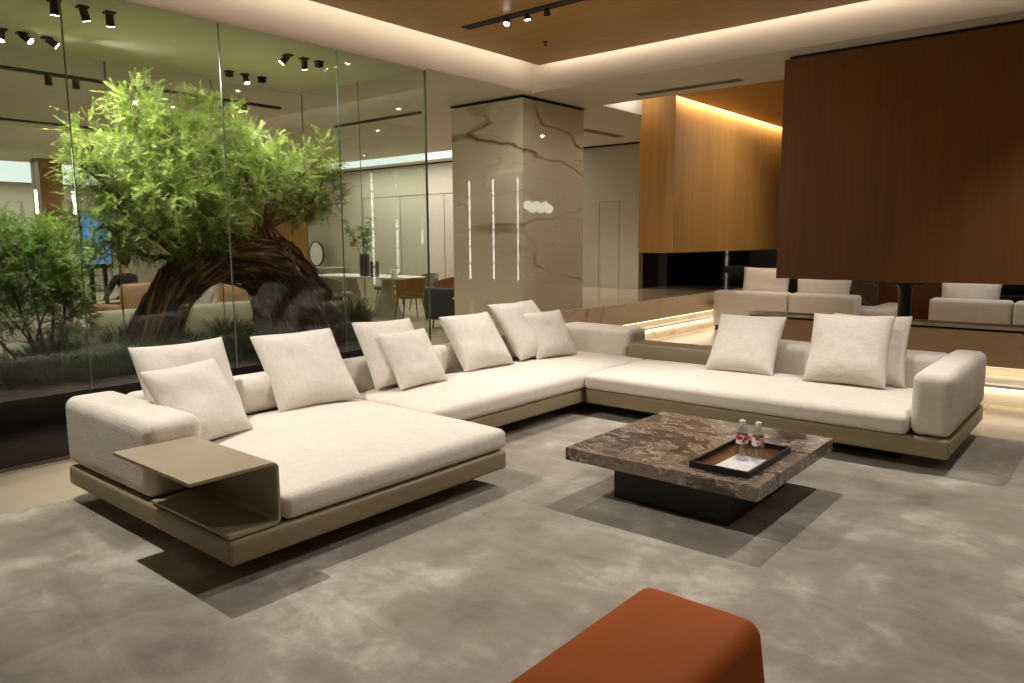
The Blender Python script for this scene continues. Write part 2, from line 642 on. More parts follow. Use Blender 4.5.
S('ceiling_recess_cap', (-5.35, 8.05, 3.56), (X1, 13.35, 3.64), M['ceiling'])
# floating wood raft with an LED gap around it
RX0, RY1, RX1, RY0, RZ = GX + 0.2, CY1 - 0.13, CX1 - 0.2, CY0 + 0.2, 3.36
S('ceiling_wood_raft', (RX0, RY0, RZ), (RX1, RY1, RZ + 0.05), M['wood_ceiling'])
# lip between glass and cove
S('trim_1', (GX - 0.012, -2.0, ZC - 0.03), (GX + 0.03, GE, ZC), M['ceiling'])
# cove lighting lies above the raft edge, throwing light on the recess sides
def cove(lo, hi, label, loc, rot, sx, sy, p):
    t = tag(box('cove_light', lo, hi, M['led_cove']), label, 'light strip', 'cove light strips above the wood ceiling')
    area('strip_light', loc, rot, sx, sy, p, WARM, t)
zl = RZ + 0.10
CP = 1.9      # watts per metre of strip
Lx, Ly = RX1 - RX0, RY1 - RY0
H = math.pi / 2
cove((RX0 + 0.03, RY0, zl - 0.02), (RX0 + 0.05, RY1, zl + 0.01), 'warm light strip in the ceiling gap above the garden glass',
     (RX0 + 0.02, (RY0 + RY1) / 2, zl), (0, H, 0), 0.03, Ly, CP * Ly)
cove((RX0, RY1 - 0.05, zl - 0.02), (RX1, RY1 - 0.03, zl + 0.01), 'warm light strip in the ceiling gap before the hanging brown wood wall',
     ((RX0 + RX1) / 2, RY1 - 0.02, zl), (H, 0, 0), Lx, 0.03, CP * Lx)
cove((RX1 - 0.05, RY0, zl - 0.02), (RX1 - 0.03, RY1, zl + 0.01), 'warm light strip in the ceiling gap on the right-hand side of the raft',
     (RX1 - 0.02, (RY0 + RY1) / 2, zl), (0, -H, 0), 0.03, Ly, CP * Ly)
cove((RX0, RY0 + 0.03, zl - 0.02), (RX1, RY0 + 0.05, zl + 0.01), 'warm light strip in the ceiling gap behind the viewer',
     ((RX0 + RX1) / 2, RY0 + 0.02, zl), (-H, 0, 0), Lx, 0.03, CP * Lx)

# garden glass box --------------------------------------------------------
def pane(name, lo, hi):
    return struct(box(name, lo, hi, M['glass']), None)
ZG = 0.45
ys = [-1.26, -0.17, 0.915, 2.0, 3.083, 4.167, GE]
k = 1
for a, b in zip(ys, ys[1:]):
    pane('window_%d' % k, (GX - 0.006, a + 0.004, ZG), (GX + 0.006, b - 0.004, ZC - 0.03)); k += 1
ysb = [-1.2, 0.9, 2.06, 3.08, 4.12, GE]
for a, b in zip(ysb, ysb[1:]):
    pane('window_%d' % k, (GB - 0.006, a + 0.004, ZG), (GB + 0.006, b - 0.004, ZC)); k += 1
for a, b in ((GB, -6.475), (-6.475, GX)):
    pane('window_%d' % k, (a + 0.01, GE - 0.006, ZG), (b - 0.01, GE + 0.006, ZC - 0.002)); k += 1
k = 2
for y in ys[1:-1]:
    S('trim_%d' % k, (GX - 0.006, y - 0.003, ZG), (GX + 0.006, y + 0.003, ZC - 0.03), M['glass_edge']); k += 1
for y in ysb[1:-1]:
    S('trim_%d' % k, (GB - 0.006, y - 0.004, ZG), (GB + 0.006, y + 0.004, ZC), M['glass_edge']); k += 1
for (x, y, w) in ((GX, GE, 0.008), (GB, GE, 0.004), (-6.475, GE, 0.003)):
    S('trim_%d' % k, (x - w, y - w, ZG), (x + w, y + w, ZC), M['glass_edge']); k += 1
# planter walls
pl = thing('planter_box', (GX - 1, 2.0, 0), 'long glossy black planter box under the garden glass', 'planter')
box('fascia', (GX - 0.02, -1.3, 0.025), (GX + 0.008, GE, ZG), M['planter'], pl, 0.003)
box('kick_strip', (GX - 0.02, -1.3, 0.0), (GX + 0.014, GE, 0.025), plain('brown_metal_strip', srgb(96, 84, 70), 0.4), pl)
box('end_panel', (GB, GE - 0.02, 0), (GX - 0.02, GE + 0.008, ZG), M['planter'], pl)
box('rear_panel', (GB - 0.008, -1.3, 0), (GB + 0.02, GE - 0.02, ZG), M['planter'], pl)
bm = bmesh.new()
NX, NY = 26, 90
gv = [[bm.verts.new((GB + 0.02 + (GX - 0.04 - GB) * i / NX, -1.28 + (GE - 0.02 + 1.28) * j / NY,
       0.425 + 0.03 * noise.noise((i * 0.25, j * 0.25, 0)) + 0.02 * noise.noise((i * 1.1, j * 1.1, 3)))) for j in range(NY + 1)] for i in range(NX + 1)]
for i in range(NX):
    for j in range(NY):
        bm.faces.new((gv[i][j], gv[i + 1][j], gv[i + 1][j + 1], gv[i][j + 1]))
o = obj('soil', bm, M['soil'], pl)
o['kind'] = 'stuff'

# rug ----------------------------------------------------------------------
tag(box('area_rug', (-4.56, -2.4, 0.0), (3.8, 6.245, 0.012), M['rug'], None, 0.004), 'large marbled taupe-grey area rug under the sofa and coffee table', 'rug')
RZ0 = 0.012

# marble column -------------------------------------------------------------
col = thing('marble_column', (-6.12, 7.48, 0), 'square polished beige marble column with brown veins behind the sofa corner', 'column')
box('shaft', (-6.735, 6.875, 0), (-5.585, 8.11, ZC - 0.035), M['column_marble'], col, 0.004)
box('shadow_gap', (-6.71, 6.9, ZC - 0.035), (-5.61, 8.085, ZC), M['shadow_gap'], col)
bm = bmesh.new()
bx(bm, (-6.743, 6.867, ZC - 0.026), (-5.577, 6.88, ZC - 0.006)); bx(bm, (-5.59, 6.867, ZC - 0.022), (-5.577, 8.118, ZC - 0.008))
obj('black_trim', bm, M['matte_black'], col, smooth=False)

# greige back wall with a flush door --------------------------------------------
S('wall_middle', (-8.0, 11.47, 0), (-6.72, 11.62, ZC), M['grey_wall'])
S('trim_%d' % k, (-8.0, 11.455, ZC - 0.03), (-6.72, 11.47, ZC), M['shadow_gap']); k += 1
bm = bmesh.new()
for lo, hi in (((-7.55, 11.466, 0), (-7.544, 11.47, 2.12)), ((-7.12, 11.466, 0), (-7.114, 11.47, 2.12)), ((-7.55, 11.466, 2.114), (-7.114, 11.47, 2.12))):
    bx(bm, lo, hi)
M['soft_joint'] = plain('fine_joint', srgb(112, 104, 86), 0.8)
struct(obj('door_1', bm, M['soft_joint'], smooth=False))
# far dining wall
S('wall_dining', (X0, 11.47, 0), (-8.0, 11.62, ZC), M['wall'])
bm = bmesh.new()
for x in (-14.2, -12.9, -11.5, -10.1):
    bx(bm, (x, 11.462, 0), (x + 0.008, 11.47, 2.45))
bx(bm, (-14.2, 11.462, 2.44), (-10.1, 11.47, 2.45))
struct(obj('wall_panel_joints', bm, M['soft_joint'], smooth=False))
S('trim_%d' % k, (X0, 11.455, ZC - 0.025), (-8.0, 11.47, ZC), M['shadow_gap']); k += 1
# ochre partition beyond the tree
S('wall_ochre', (-12.1, 6.6, 0), (-12.0, 8.37, 2.75), M['ochre'])

# black glass wall and the ledge in front ------------------------------------------
S('wall_black_glass', (-7.1, 13.22, 0.0), (-4.2, 13.28, ZC), M['black_glass'])
S('wall_ledge_core', (-8.0, 8.2, 0), (-5.5, 11.45, 0.3), M['plinth_marble'])
def ledge(name, lo, hi, mat='plinth_marble'):
    return S(name, lo, hi, M[mat], 0.003)
ledge('wall_ledge_top', (-5.575, 6.97, 0.555), (-5.3, 13.22, 0.585), 'plinth_marble')
ledge('wall_ledge_deck', (-8.0, 8.13, 0.555), (-5.575, 11.46, 0.585))
ledge('wall_ledge_deck_end', (-6.71, 11.46, 0.555), (-5.575, 13.22, 0.585))
S('wall_ledge_end', (-5.57, 6.97, 0), (-5.33, 7.0, 0.555), M['plinth_marble'])
ledge('wall_ledge_fascia', (-5.33, 6.97, 0.29), (-5.3, 13.22, 0.555))
S('wall_ledge_back', (-5.5, 6.97, 0), (-5.45, 13.22, 0.555), M['white_marble'])
ledge('wall_ledge_step', (-5.44, 6.97, 0.165), (-5.285, 13.22, 0.19), 'white_marble')
S('wall_ledge_riser', (-5.42, 6.97, 0), (-5.36, 13.22, 0.165), M['white_marble'])
# low wall behind the sofa
LX = -3.22
ledge('wall_low_coping', (LX, 7.85, 0.625), (X1, 8.1, 0.655), 'white_marble')
S('wall_low_gap', (LX, 7.9, 0.60), (X1, 8.08, 0.625), M['matte_black'])
ledge('wall_low_fascia', (LX, 7.86, 0.285), (X1, 7.9, 0.602))
S('wall_low_core', (LX, 8.0, 0), (X1, 8.1, 0.6), M['white_marble'])
ledge('wall_low_step', (LX - 0.1, 7.46, 0.165), (X1, 8.0, 0.19), 'white_marble')
S('wall_low_riser', (LX, 7.53, 0), (X1, 7.58, 0.165), M['white_marble'])
def led(name, lo, hi, label, loc, rot, sx, sy, p):
    t = tag(box(name, lo, hi, M['led_warm']), label, 'light strip', 'hidden light strips of the low marble steps')
    area('strip_light', loc, rot, sx, sy, p, (1.0, 0.84, 0.62), t)
    return t
led('step_light', (-5.36, 7.1, 0.275), (-5.34, 13.1, 0.285), 'warm light strip under the marble ledge fascia below black glass',
    (-5.345, 10.1, 0.27), (0, 0, 0), 0.03, 6.0, 4.5)
led('step_light', (-5.352, 7.1, 0.15), (-5.33, 13.1, 0.163), 'warm light strip under the lower step of the marble ledge',
    (-5.33, 10.1, 0.148), (0, 0, 0), 0.03, 6.0, 7)
led('step_light', (LX + 0.05, 7.92, 0.275), (X1 - 0.1, 7.94, 0.285), 'warm light strip under the low marble wall fascia',
    ((LX + X1) / 2, 7.93, 0.27), (0, 0, 0), X1 - LX - 0.2, 0.03, 6)
led('step_light', (LX + 0.05, 7.49, 0.15), (X1 - 0.1, 7.51, 0.163), 'warm light strip under the long step behind the sofa',
    ((LX + X1) / 2, 7.5, 0.146), (0, 0, 0), X1 - LX - 0.2, 0.03, 7)

# hanging wood volumes ---------------------------------------------------------
t = thing('hanging_wood_wall', (0.9, 7.35, 1.07), 'large shade-toned brown wood veneer wall hanging from the ceiling, right side', 'wood panelling')
tag(t, 'large shade-toned brown veneer volume hanging from the white ceiling above the long sofa', 'wood panelling')
box('veneer_body', (-2.662, 7.127, 1.07), (X1 - 0.02, 7.75, ZC - 0.03), M['wood_dark'], t, 0.002)
box('ceiling_gap', (-2.62, 7.15, ZC - 0.03), (X1 - 0.02, 7.7, ZC), M['matte_black'], t)
t = thing('hanging_wood_box', (-5.05, 10.5, 1.265), 'lit honey-coloured wood box hanging above the black glass wall', 'wood panelling')
box('veneer_body', (-5.33, 9.08, 1.265), (-4.8, 13.18, 3.56), M['wood_light'], t, 0.002)
t = tag(box('cove_light', (-4.71, 9.1, 3.365), (-4.69, 13.1, 3.38), M['led_cove']), 'warm light strip on top of the honey-coloured hanging box', 'light strip')
area('strip_light', (-4.745, 11.1, 3.34), (0, math.radians(8), 0), 0.03, 4.0, 40, (1.0, 0.78, 0.48), t)
# recess side glow strip
t = tag(box('cove_light', (-5.1, 8.25, 3.5), (-5.0, 8.95, 3.52), M['led_cove']), 'small light strip in the ceiling recess beside the honey wood box', 'light strip')
area('strip_light', (-5.05, 8.6, 3.45), (0, math.radians(60), 0), 0.1, 0.6, 4, NEUT, t)

# behind the low wall: far backdrop
S('wall_far_wood', (-3.4, 13.9, 0), (-1.9, 14.0, ZC), M['wood_dark'])
S('wall_far_black', (-1.9, 13.85, 0.0), (X1, 13.95, ZC), M['black_glass'])
S('wall_far_marble', (-4.3, 13.9, 0), (-3.4, 14.0, ZC), marble('grey_brown_marble', srgb(120, 112, 98), srgb(200, 190, 170), 0.9, 0.1, 0.03))

# ================================================================== SOFA
def pillow_bm(s, t=0.085, seed=0):
    rnd = random.Random(seed)
    N = 26
    bm = bmesh.new()
    h = s / 2
    off = (rnd.uniform(0, 50), rnd.uniform(0, 50), 0)
    grids = []
    for side in (1, -1):
        g = []
        for i in range(N + 1):
            row = []
            for j in range(N + 1):
                u, v = -1 + 2 * i / N, -1 + 2 * j / N
                u, v = math.sin(u * math.pi / 2 * 0.98) / math.sin(math.pi / 2 * 0.98), math.sin(v * math.pi / 2 * 0.98) / math.sin(math.pi / 2 * 0.98)
                pin = 0.06
                x = h * u * (1 - pin * (1 - v * v) )
                y = h * v * (1 - pin * (1 - u * u) )
                e = max(0.0, (1 - u ** 4) * (1 - v ** 4))
                d = t * e ** 0.48
                sag = 0.010 * (1 - v) * (1 - u * u)
                d += sag * e
                d += (0.016 * noise.noise((u * 1.7 + off[0], v * 1.7 + off[1], side * 3)) + 0.006 * noise.noise((u * 5 + off[0], v * 5, side))) * e ** 0.5
                row.append(bm.verts.new((x, y, side * d)))
            g.append(row)
        grids.append(g)
        for i in range(N):
            for j in range(N):
                q = (g[i][j], g[i + 1][j], g[i + 1][j + 1], g[i][j + 1])
                bm.faces.new(q if side > 0 else q[::-1])
    bmesh.ops.remove_doubles(bm, verts=bm.verts[:], dist=0.0006)
    bmesh.ops.recalc_face_normals(bm, faces=bm.faces[:])
    return bm
def pillow(c, yaw, lean, roll, s, label, seed, t=0.085, group='throw pillows on the sectional sofa', mat='pillow'):
    yaw, lean, roll = map(math.radians, (yaw, lean, roll))
    n = Vector((math.cos(yaw), math.sin(yaw), 0))
    u = Vector((-math.sin(yaw), math.cos(yaw), 0))
    v = Vector((0, 0, 1)) * math.cos(lean) - n * math.sin(lean)
    u2 = u * math.cos(roll) + v * math.sin(roll)
    v2 = -u * math.sin(roll) + v * math.cos(roll)
    w = u2.cross(v2)
    m = Matrix((u2, v2, w)).transposed()
    bm = pillow_bm(s * 1.03, t, seed)
    o = obj('throw_pillow', bm, M[mat], None, True, 80)
    o.matrix_world = m.to_4x4()
    o.location = c
    o.rotation_euler = m.to_euler()
    return tag(o, label, 'pillow', group)

# --- chaise module (left)
ch = thing('chaise_sofa', (-3.65, 2.4, RZ0), 'wide cream chaise module with arm and taupe shelf beside the planter', 'sofa', 'modules of the cream sectional sofa')
def base_block(name, lo, hi, parent):
    def fn(p, u):
        k = 1 - 0.035 * max(0, -u[2])       # the apron draws in slightly towards its underside
        c = ((lo[0] + hi[0]) / 2, (lo[1] + hi[1]) / 2)
        ins = 0.015 * max(0, -u[2])
        return (p[0] - ins * np.sign(u[0]) * (abs(u[0]) > .8), p[1] - ins * np.sign(u[1]) * (abs(u[1]) > .8), p[2])
    return soft(name, lo, hi, 0.02, M['base'], parent, n=6, seg=4)
base_block('base_frame', (-4.50, 1.49, 0.108), (-2.775, 3.255, 0.218), ch)
box('plinth', (-4.35, 1.78, RZ0), (-3.05, 3.1, 0.13), M['matte_black'], ch)
soft('seat_cushion', (-4.32, 1.765, 0.222), (-2.785, 3.275, 0.342), 0.04, M['sofa'], ch, puff=0.05, side=0.008)
def roll_arm(p, u):
    x, y, z = p
    # thicker roll at the top that sags over the inner side
    if u[2] > 0.1 and y > 1.66:
        y += 0.012 * min(1, (u[2] - 0.1) * 2)
    if u[0] > 0.6 and u[2] < 0.2:
        x -= 0.02 * (0.2 - u[2])
    return (x, y, z)
soft('armrest', (-4.53, 1.497, 0.222), (-3.50, 1.775, 0.605), 0.06, M['sofa'], ch, puff=0.004, side=0.002, fn=roll_arm)
soft('back_panel', (-4.50, 1.80, 0.225), (-4.33, 3.25, 0.585), 0.05, M['sofa'], ch)
soft('back_bolster', (-4.42, 2.33, 0.36), (-4.21, 3.2, 0.605), 0.095, M['sofa'], ch)
# bent shelf: bottom plate, upright, overhanging top, one folded sheet
def shelf_bm():
    x0, x1, th = -3.50, -2.79, 0.016
    yb0, yr, yt0 = 1.50, 1.745, 1.345
    zb, zt, R = 0.224, 0.508, 0.035
    path = [(yb0, zb)]
    for k in range(9):
        a = -math.pi / 2 + (math.pi / 2) * k / 8
        path.append((yr - R + R * math.cos(a), zb + R + R * math.sin(a)))
    for k in range(9):
        a = (math.pi / 2) * k / 8
        path.append((yr - R + R * math.cos(a), zt - R + R * math.sin(a)))
    path.append((yt0, zt))
    bm = bmesh.new()
    rows = []
    for i, (y, z) in enumerate(path):
        a = path[max(0, i - 1)]; b = path[min(len(path) - 1, i + 1)]
        ty, tz = b[0] - a[0], b[1] - a[1]
        L = math.hypot(ty, tz)
        ny, nz = -tz / L, ty / L      # inward
        rows.append([bm.verts.new((x, y + s * ny * th, z + s * nz * th)) for s in (0, 1) for x in (x0, x1)])
    for a, b in zip(rows, rows[1:]):
        bm.faces.new((a[0], a[1], b[1], b[0])); bm.faces.new((a[2], b[2], b[3], a[3]))
        bm.faces.new((a[0], b[0], b[2], a[2])); bm.faces.new((a[1], a[3], b[3], b[1]))
    for r in (rows[0], rows[-1]):
        bm.faces.new((r[0], r[1], r[3], r[2]))
    bmesh.ops.recalc_face_normals(bm, faces=bm.faces[:])
    return bm
o = obj('side_shelf', shelf_bm(), M['shelf'], ch)
bv = o.modifiers.new('bevel', 'BEVEL'); bv.width = 0.003; bv.segments = 2; bv.limit_method = 'ANGLE'

# --- middle module
mid = thing('corner_sofa', (-3.95, 4.8, RZ0), 'cream middle sofa module along the garden glass, ending at the marble column', 'sofa', 'modules of the cream sectional sofa')
base_block('base_frame', (-4.50, 3.262, 0.11), (-3.44, 6.40, 0.222), mid)
box('plinth', (-4.35, 3.4, RZ0), (-3.68, 6.2, 0.13), M['matte_black'], mid)
soft('seat_cushion', (-4.33, 3.28, 0.222), (-3.43, 6.06, 0.35), 0.04, M['sofa'], mid, puff=0.035, side=0.006)
soft('back_panel', (-4.50, 3.27, 0.225), (-4.34, 6.38, 0.585), 0.05, M['sofa'], mid)
soft('back_bolster', (-4.42, 3.62, 0.36), (-4.21, 4.20, 0.61), 0.095, M['sofa'], mid)
soft('back_bolster', (-4.42, 5.12, 0.36), (-4.23, 5.85, 0.60), 0.095, M['sofa'], mid)
def arm_end(p, u):
    return (p[0] + (0.03 if (u[0] > .8 and u[2] > 0.1) else 0), p[1], p[2])
soft('armrest', (-4.50, 6.07, 0.225), (-3.67, 6.40, 0.60), 0.055, M['sofa'], mid, fn=arm_end)

# --- right module
rt = thing('long_sofa', (-2.1, 5.6, RZ0), 'long cream sofa module with one end arm below the hanging brown wood', 'sofa', 'modules of the cream sectional sofa')
base_block('base_frame', (-3.425, 5.01, 0.11), (-0.785, 6.32, 0.232), rt)
box('plinth', (-3.2, 5.28, RZ0), (-1.1, 6.1, 0.13), M['matte_black'], rt)
soft('seat_cushion', (-3.42, 4.985, 0.232), (-1.015, 5.99, 0.358), 0.038, M['sofa'], rt, puff=0.03, side=0.006)
soft('armrest', (-1.01, 5.03, 0.235), (-0.785, 6.31, 0.628), 0.055, M['sofa'], rt, puff=0.01, side=0.012)
soft('backrest', (-2.43, 6.0, 0.235), (-1.0, 6.31, 0.60), 0.06, M['sofa'], rt)
soft('back_bolster', (-1.98, 5.9, 0.36), (-1.30, 6.06, 0.60), 0.075, M['sofa'], rt)
soft('back_ledge', (-3.62, 6.0, 0.235), (-2.44, 6.30, 0.485), 0.02, M['base'], rt, n=6, seg=4)

PL = [((-4.11, 2.03, .622), 3, 25, 0, .55, 'large cream pillow at the chaise arm, behind a smaller one', .07),
      ((-3.885, 1.955, .582), 12, 36, 1, .47, 'cream pillow leaning in front of the one at the chaise arm', .065),
      ((-4.24, 2.895, .605), -8, 40, 1, .575, 'wide cream pillow standing alone on the chaise', .085),
      ((-4.28, 3.70, .615), -3, 32, -1, .53, 'larger cream pillow behind a small one, next to the chaise', .075),
      ((-4.13, 3.76, .575), -2, 33, 1, .45, 'small cream pillow in front of the larger one next to the chaise', .06),
      ((-4.27, 4.62, .60), -7, 38, 1, .53, 'cream pillow alone at the middle of the glass-side sofa', .085),
      ((-4.29, 5.32, .635), -3, 40, 1, .60, 'big cream pillow by the marble column, behind a smaller one', .08),
      ((-4.14, 5.46, .585), -15, 33, 1, .46, 'small cream pillow near the sofa corner by the marble column', .07),
      ((-2.40, 5.82, .60), -86, 38, 0, .535, 'cream pillow at the edge of the taupe leather ledge', .08),
      ((-1.595, 5.77, .632), -87, 30, 1, .555, 'front pillow of the pair beside the long sofa arm', .085),
      ((-1.50, 5.93, .625), -84, 24, 0, .53, 'rear pillow of the pair, mostly hidden, beside the long sofa arm', .06)]
for i, (c, yw, ln, rl, s, lb, th) in enumerate(PL):
    pillow(c, yw, ln, rl, s, lb, i + 1, th)

# ================================================================== COFFEE TABLE and what stands on it
ct = thing('coffee_table', (-1.81, 3.82, RZ0), 'low square brown marble coffee table with black pedestal on the rug', 'table')
box('tabletop', (-2.355, 3.262, 0.238), (-1.262, 4.37, 0.31), M['table_marble'], ct, 0.003)
box('pedestal', (-2.155, 3.45, RZ0), (-1.478, 4.23, 0.238), M['black'], ct, 0.003)
TZ = 0.31
tr = thing('serving_tray', (-1.5, 3.64, TZ), 'black rectangular tray with brown inside on the marble coffee table', 'tray')
tx0, tx1, ty0, ty1 = -1.655, -1.345, 3.355, 3.925
bm = bmesh.new()
for lo, hi in (((tx0, ty0, TZ), (tx1, ty0 + .012, TZ + .032)), ((tx0, ty1 - .012, TZ), (tx1, ty1, TZ + .032)),
               ((tx0, ty0 + .012, TZ), (tx0 + .012, ty1 - .012, TZ + .032)), ((tx1 - .012, ty0 + .012, TZ), (tx1, ty1 - .012, TZ + .032))):
    bx(bm, lo, hi)
obj('rim', bm, M['black'], tr, smooth=False)
box('tray_bottom', (tx0 + .012, ty0 + .012, TZ + 0.001), (tx1 - .012, ty1 - .012, TZ + .007), wood('walnut_inlay', srgb(44, 28, 18), srgb(92, 54, 28), (3, 9, 3), 0.25), tr)
def paper_mat():
    m = Mat('printed_paper')
    v = m.coord()
    sx = m.n('SeparateXYZ'); m.l(v, sx.inputs[0])
    rows = m.math('FRACT', m.math('MULTIPLY', sx.outputs[1], 55))
    line = m.math('LESS_THAN', rows, 0.35)
    gaps = m.math('GREATER_THAN', m.noise(m.coord((60, 55, 1)), 1.0, 2), 0.5)
    block = m.math('GREATER_THAN', m.noise(v, 14, 1), 0.46)
    f = m.math('MULTIPLY', m.math('MULTIPLY', line, gaps), block)
    m.principled(m.mix(m.math('MULTIPLY', f, 0.6), srgb(214, 210, 206), srgb(70, 68, 72)), 0.7)
    return m.m
bm = bmesh.new(); bx(bm, (-0.088, -0.143, 0), (0.088, 0.143, 0.0012))
pp = obj('menu_sheet', bm, paper_mat(), smooth=False)
pp.location = (-1.462, 3.545, TZ + 0.0075); pp.rotation_euler = (0, 0, math.radians(-2))
tag(pp, 'white printed sheet of paper lying in the black tray', 'paper')
def water_glass():
    m = Mat('clear_bottle')
    tr_ = m.n('BsdfTransparent'); tr_.inputs[0].default_value = (0.86, 0.88, 0.88, 1)
    g = m.n('BsdfGlossy'); g.inputs['Roughness'].default_value = 0.03
    lw = m.n('LayerWeight')
    f = m.math('ADD', m.math('MULTIPLY', m.math('POWER', lw.outputs['Facing'], 2.2), 0.7), 0.07, clamp=True)
    mx = m.n('MixShader'); m.l(f, mx.inputs[0]); m.l(tr_.outputs[0], mx.inputs[1]); m.l(g.outputs[0], mx.inputs[2])
    m.l(mx.outputs[0], m.out.inputs[0])
    return m.m
M['bottle'] = water_glass()
def label_mat():
    m = Mat('red_white_label')
    v = m.coord()
    f = m.noise(m.coord((1, 1, 0.8)), 48, 1)
    m.principled(m.ramp(f, [(0.52, srgb(240, 236, 232)), (0.53, srgb(206, 50, 50))], 'CONSTANT'), 0.4)
    return m.m
M['label'] = label_mat()
M['cap'] = plain('white_cap', srgb(235, 235, 235), 0.4)
def bottle(x, y, label):
    b = thing('water_bottle', (x, y, TZ + 0.0075), label, 'bottle', 'water bottles on the tray')
    z0 = TZ + 0.0075
    bm = bmesh.new()
    lathe(bm, [(0, 0.002), (0.022, 0), (0.0275, 0.006), (0.029, 0.03), (0.0275, 0.045), (0.029, 0.06), (0.029, 0.105), (0.027, 0.118),
               (0.019, 0.136), (0.012, 0.146), (0.0115, 0.160)], (x, y, z0))
    obj('bottle_body', bm, M['bottle'], b)
    bm = bmesh.new(); lathe(bm, [(0.0293, 0.062), (0.0297, 0.064), (0.0297, 0.102), (0.0293, 0.104)], (x, y, z0))
    obj('wrapper', bm, M['label'], b)
    bm = bmesh.new(); lathe(bm, [(0.0138, 0.151), (0.0142, 0.153), (0.0142, 0.168), (0.013, 0.171), (0, 0.171)], (x, y, z0), 20)
    obj('screw_cap', bm, M['cap'], b)
    b.scale = (1.08, 1.08, 1.12)
bottle(-1.52, 3.685, 'clear water bottle with red label, nearer the tray\'s far rim')
bottle(-1.437, 3.69, 'clear water bottle with red label, standing closest to the paper sheet')

# orange ottoman bench
ot = thing('leather_bench', (-0.87, 1.4, RZ0), 'burnt orange leather bench with rounded corners on the rug in front', 'bench')
ZO = 0.42
def taper(p, u):
    k = 0.03 * (1 - u[2]) / 2
    return (p[0] + k * np.sign(u[0]) * (abs(u[0]) > .6), p[1] + k * np.sign(u[1]) * (abs(u[1]) > .6), p[2])
soft('upholstered_seat', (-1.075, 0.85, 0.10), (-0.705, 1.905, ZO), 0.045, M['orange'], ot, puff=0.006, fn=taper)
box('plinth', (-1.0, 0.95, RZ0), (-0.78, 1.8, 0.102), M['matte_black'], ot)

# ================================================================== LAMPS IN THE CEILINGS
tk = thing('ceiling_track', (-4.25, 5.2, RZ), 'black recessed lighting track in the wood ceiling', 'track')
TY = 5.16
box('rail', (-4.86, TY - 0.055, RZ - 0.006), (2.5, TY + 0.055, RZ + 0.002), M['matte_black'], tk)
def head(x, y, z, target, power, label, size=60, group='spotlights on the wood ceiling track', col=NEUT, r=0.03):
    t = thing('track_spotlight', (x, y, z), label, 'lamp', group)
    d = (Vector(target) - Vector((x, y, z))).normalized()
    p0 = Vector((x, y, z))
    bm = bmesh.new()
    tube(bm, [p0 + Vector((0, 0, 0.0)), p0 + Vector((0, 0, -0.02))], 0.012, 10)
    bmesh.ops.recalc_face_normals(bm, faces=bm.faces[:])
    obj('stem', bm, M['matte_black'], t)
    a = p0 + Vector((0, 0, -0.015)); b = a + d * 0.035
    tube_obj('lamp_body', [a, b], [0.022, r], M['matte_black'], t, 20)
    tube_obj('lens', [b, b + d * 0.002], r * 0.82, M['lamp'], t, 20)
    spot('beam', b + d * 0.012, target, power, t, size, 0.7, 0.02, col)
head(-4.36, TY, RZ - .012, (-4.0, 3.9, 0.4), 190, 'lit spotlight nearest the corner end of the black ceiling track', 80)
head(-4.14, TY, RZ - .012, (-4.0, 5.6, 0.4), 120, 'middle spotlight of three showing on the black ceiling track', 80)
head(-3.93, TY, RZ - .012, (-5.0, 7.0, 1.2), 150, 'third spotlight along the black ceiling track', 80)
head(-2.2, TY, RZ - .012, (-1.8, 3.6, 0.0), 260, 'spotlight on the wood ceiling track over the coffee table', 110)
head(-0.5, TY, RZ - .012, (-1.3, 4.0, 0.0), 200, 'spotlight on the wood ceiling track past the coffee table', 110)
head(1.3, TY, RZ - .012, (-0.3, 7.8, 0.35), 250, 'added spotlight on the wood ceiling track brightening the low marble wall', 55)  # extra head, added to brighten the marble fascia
# unseen second track, added to light the chaise and the open rug
tk2 = thing('ceiling_track', (-1.0, 1.2, RZ), 'added second black lighting track, unseen, in the wood ceiling nearer the viewer', 'track')
box('rail', (-4.84, 1.2 - 0.025, RZ - 0.012), (2.5, 1.2 + 0.025, RZ + 0.002), M['matte_black'], tk2)
for (x, tgt, p) in ((-4.1, (-3.5, 2.5, .3), 330), (-2.4, (-2.4, 1.6, 0), 26), (-0.6, (0.2, 2.6, 0), 20), (1.6, (1.4, 2.9, 0), 60)):
    head(x, 1.2, RZ - .012, tgt, p, 'spotlight on the added nearer ceiling track, %s' % {-4.1: 'above the chaise', -2.4: 'above the open rug', -0.6: 'above the orange bench', 1.6: 'at its far end'}[x], 90, 'spotlights on the added nearer track')

# sprinklers
def sprinkler(x, y, z, label):
    bm = bmesh.new(); lathe(bm, [(0, 0), (0.03, 0), (0.03, -0.006), (0.008, -0.01), (0.008, -0.035), (0.016, -0.037), (0.016, -0.041), (0, -0.041)], (x, y, z), 16)
    tag(obj('sprinkler', bm, plain('bronze_metal', srgb(90, 60, 36), 0.4, 0.6)), label, 'sprinkler')
sprinkler(-4.6, 6.02, RZ, 'small bronze sprinkler head on the wood ceiling near its corner')

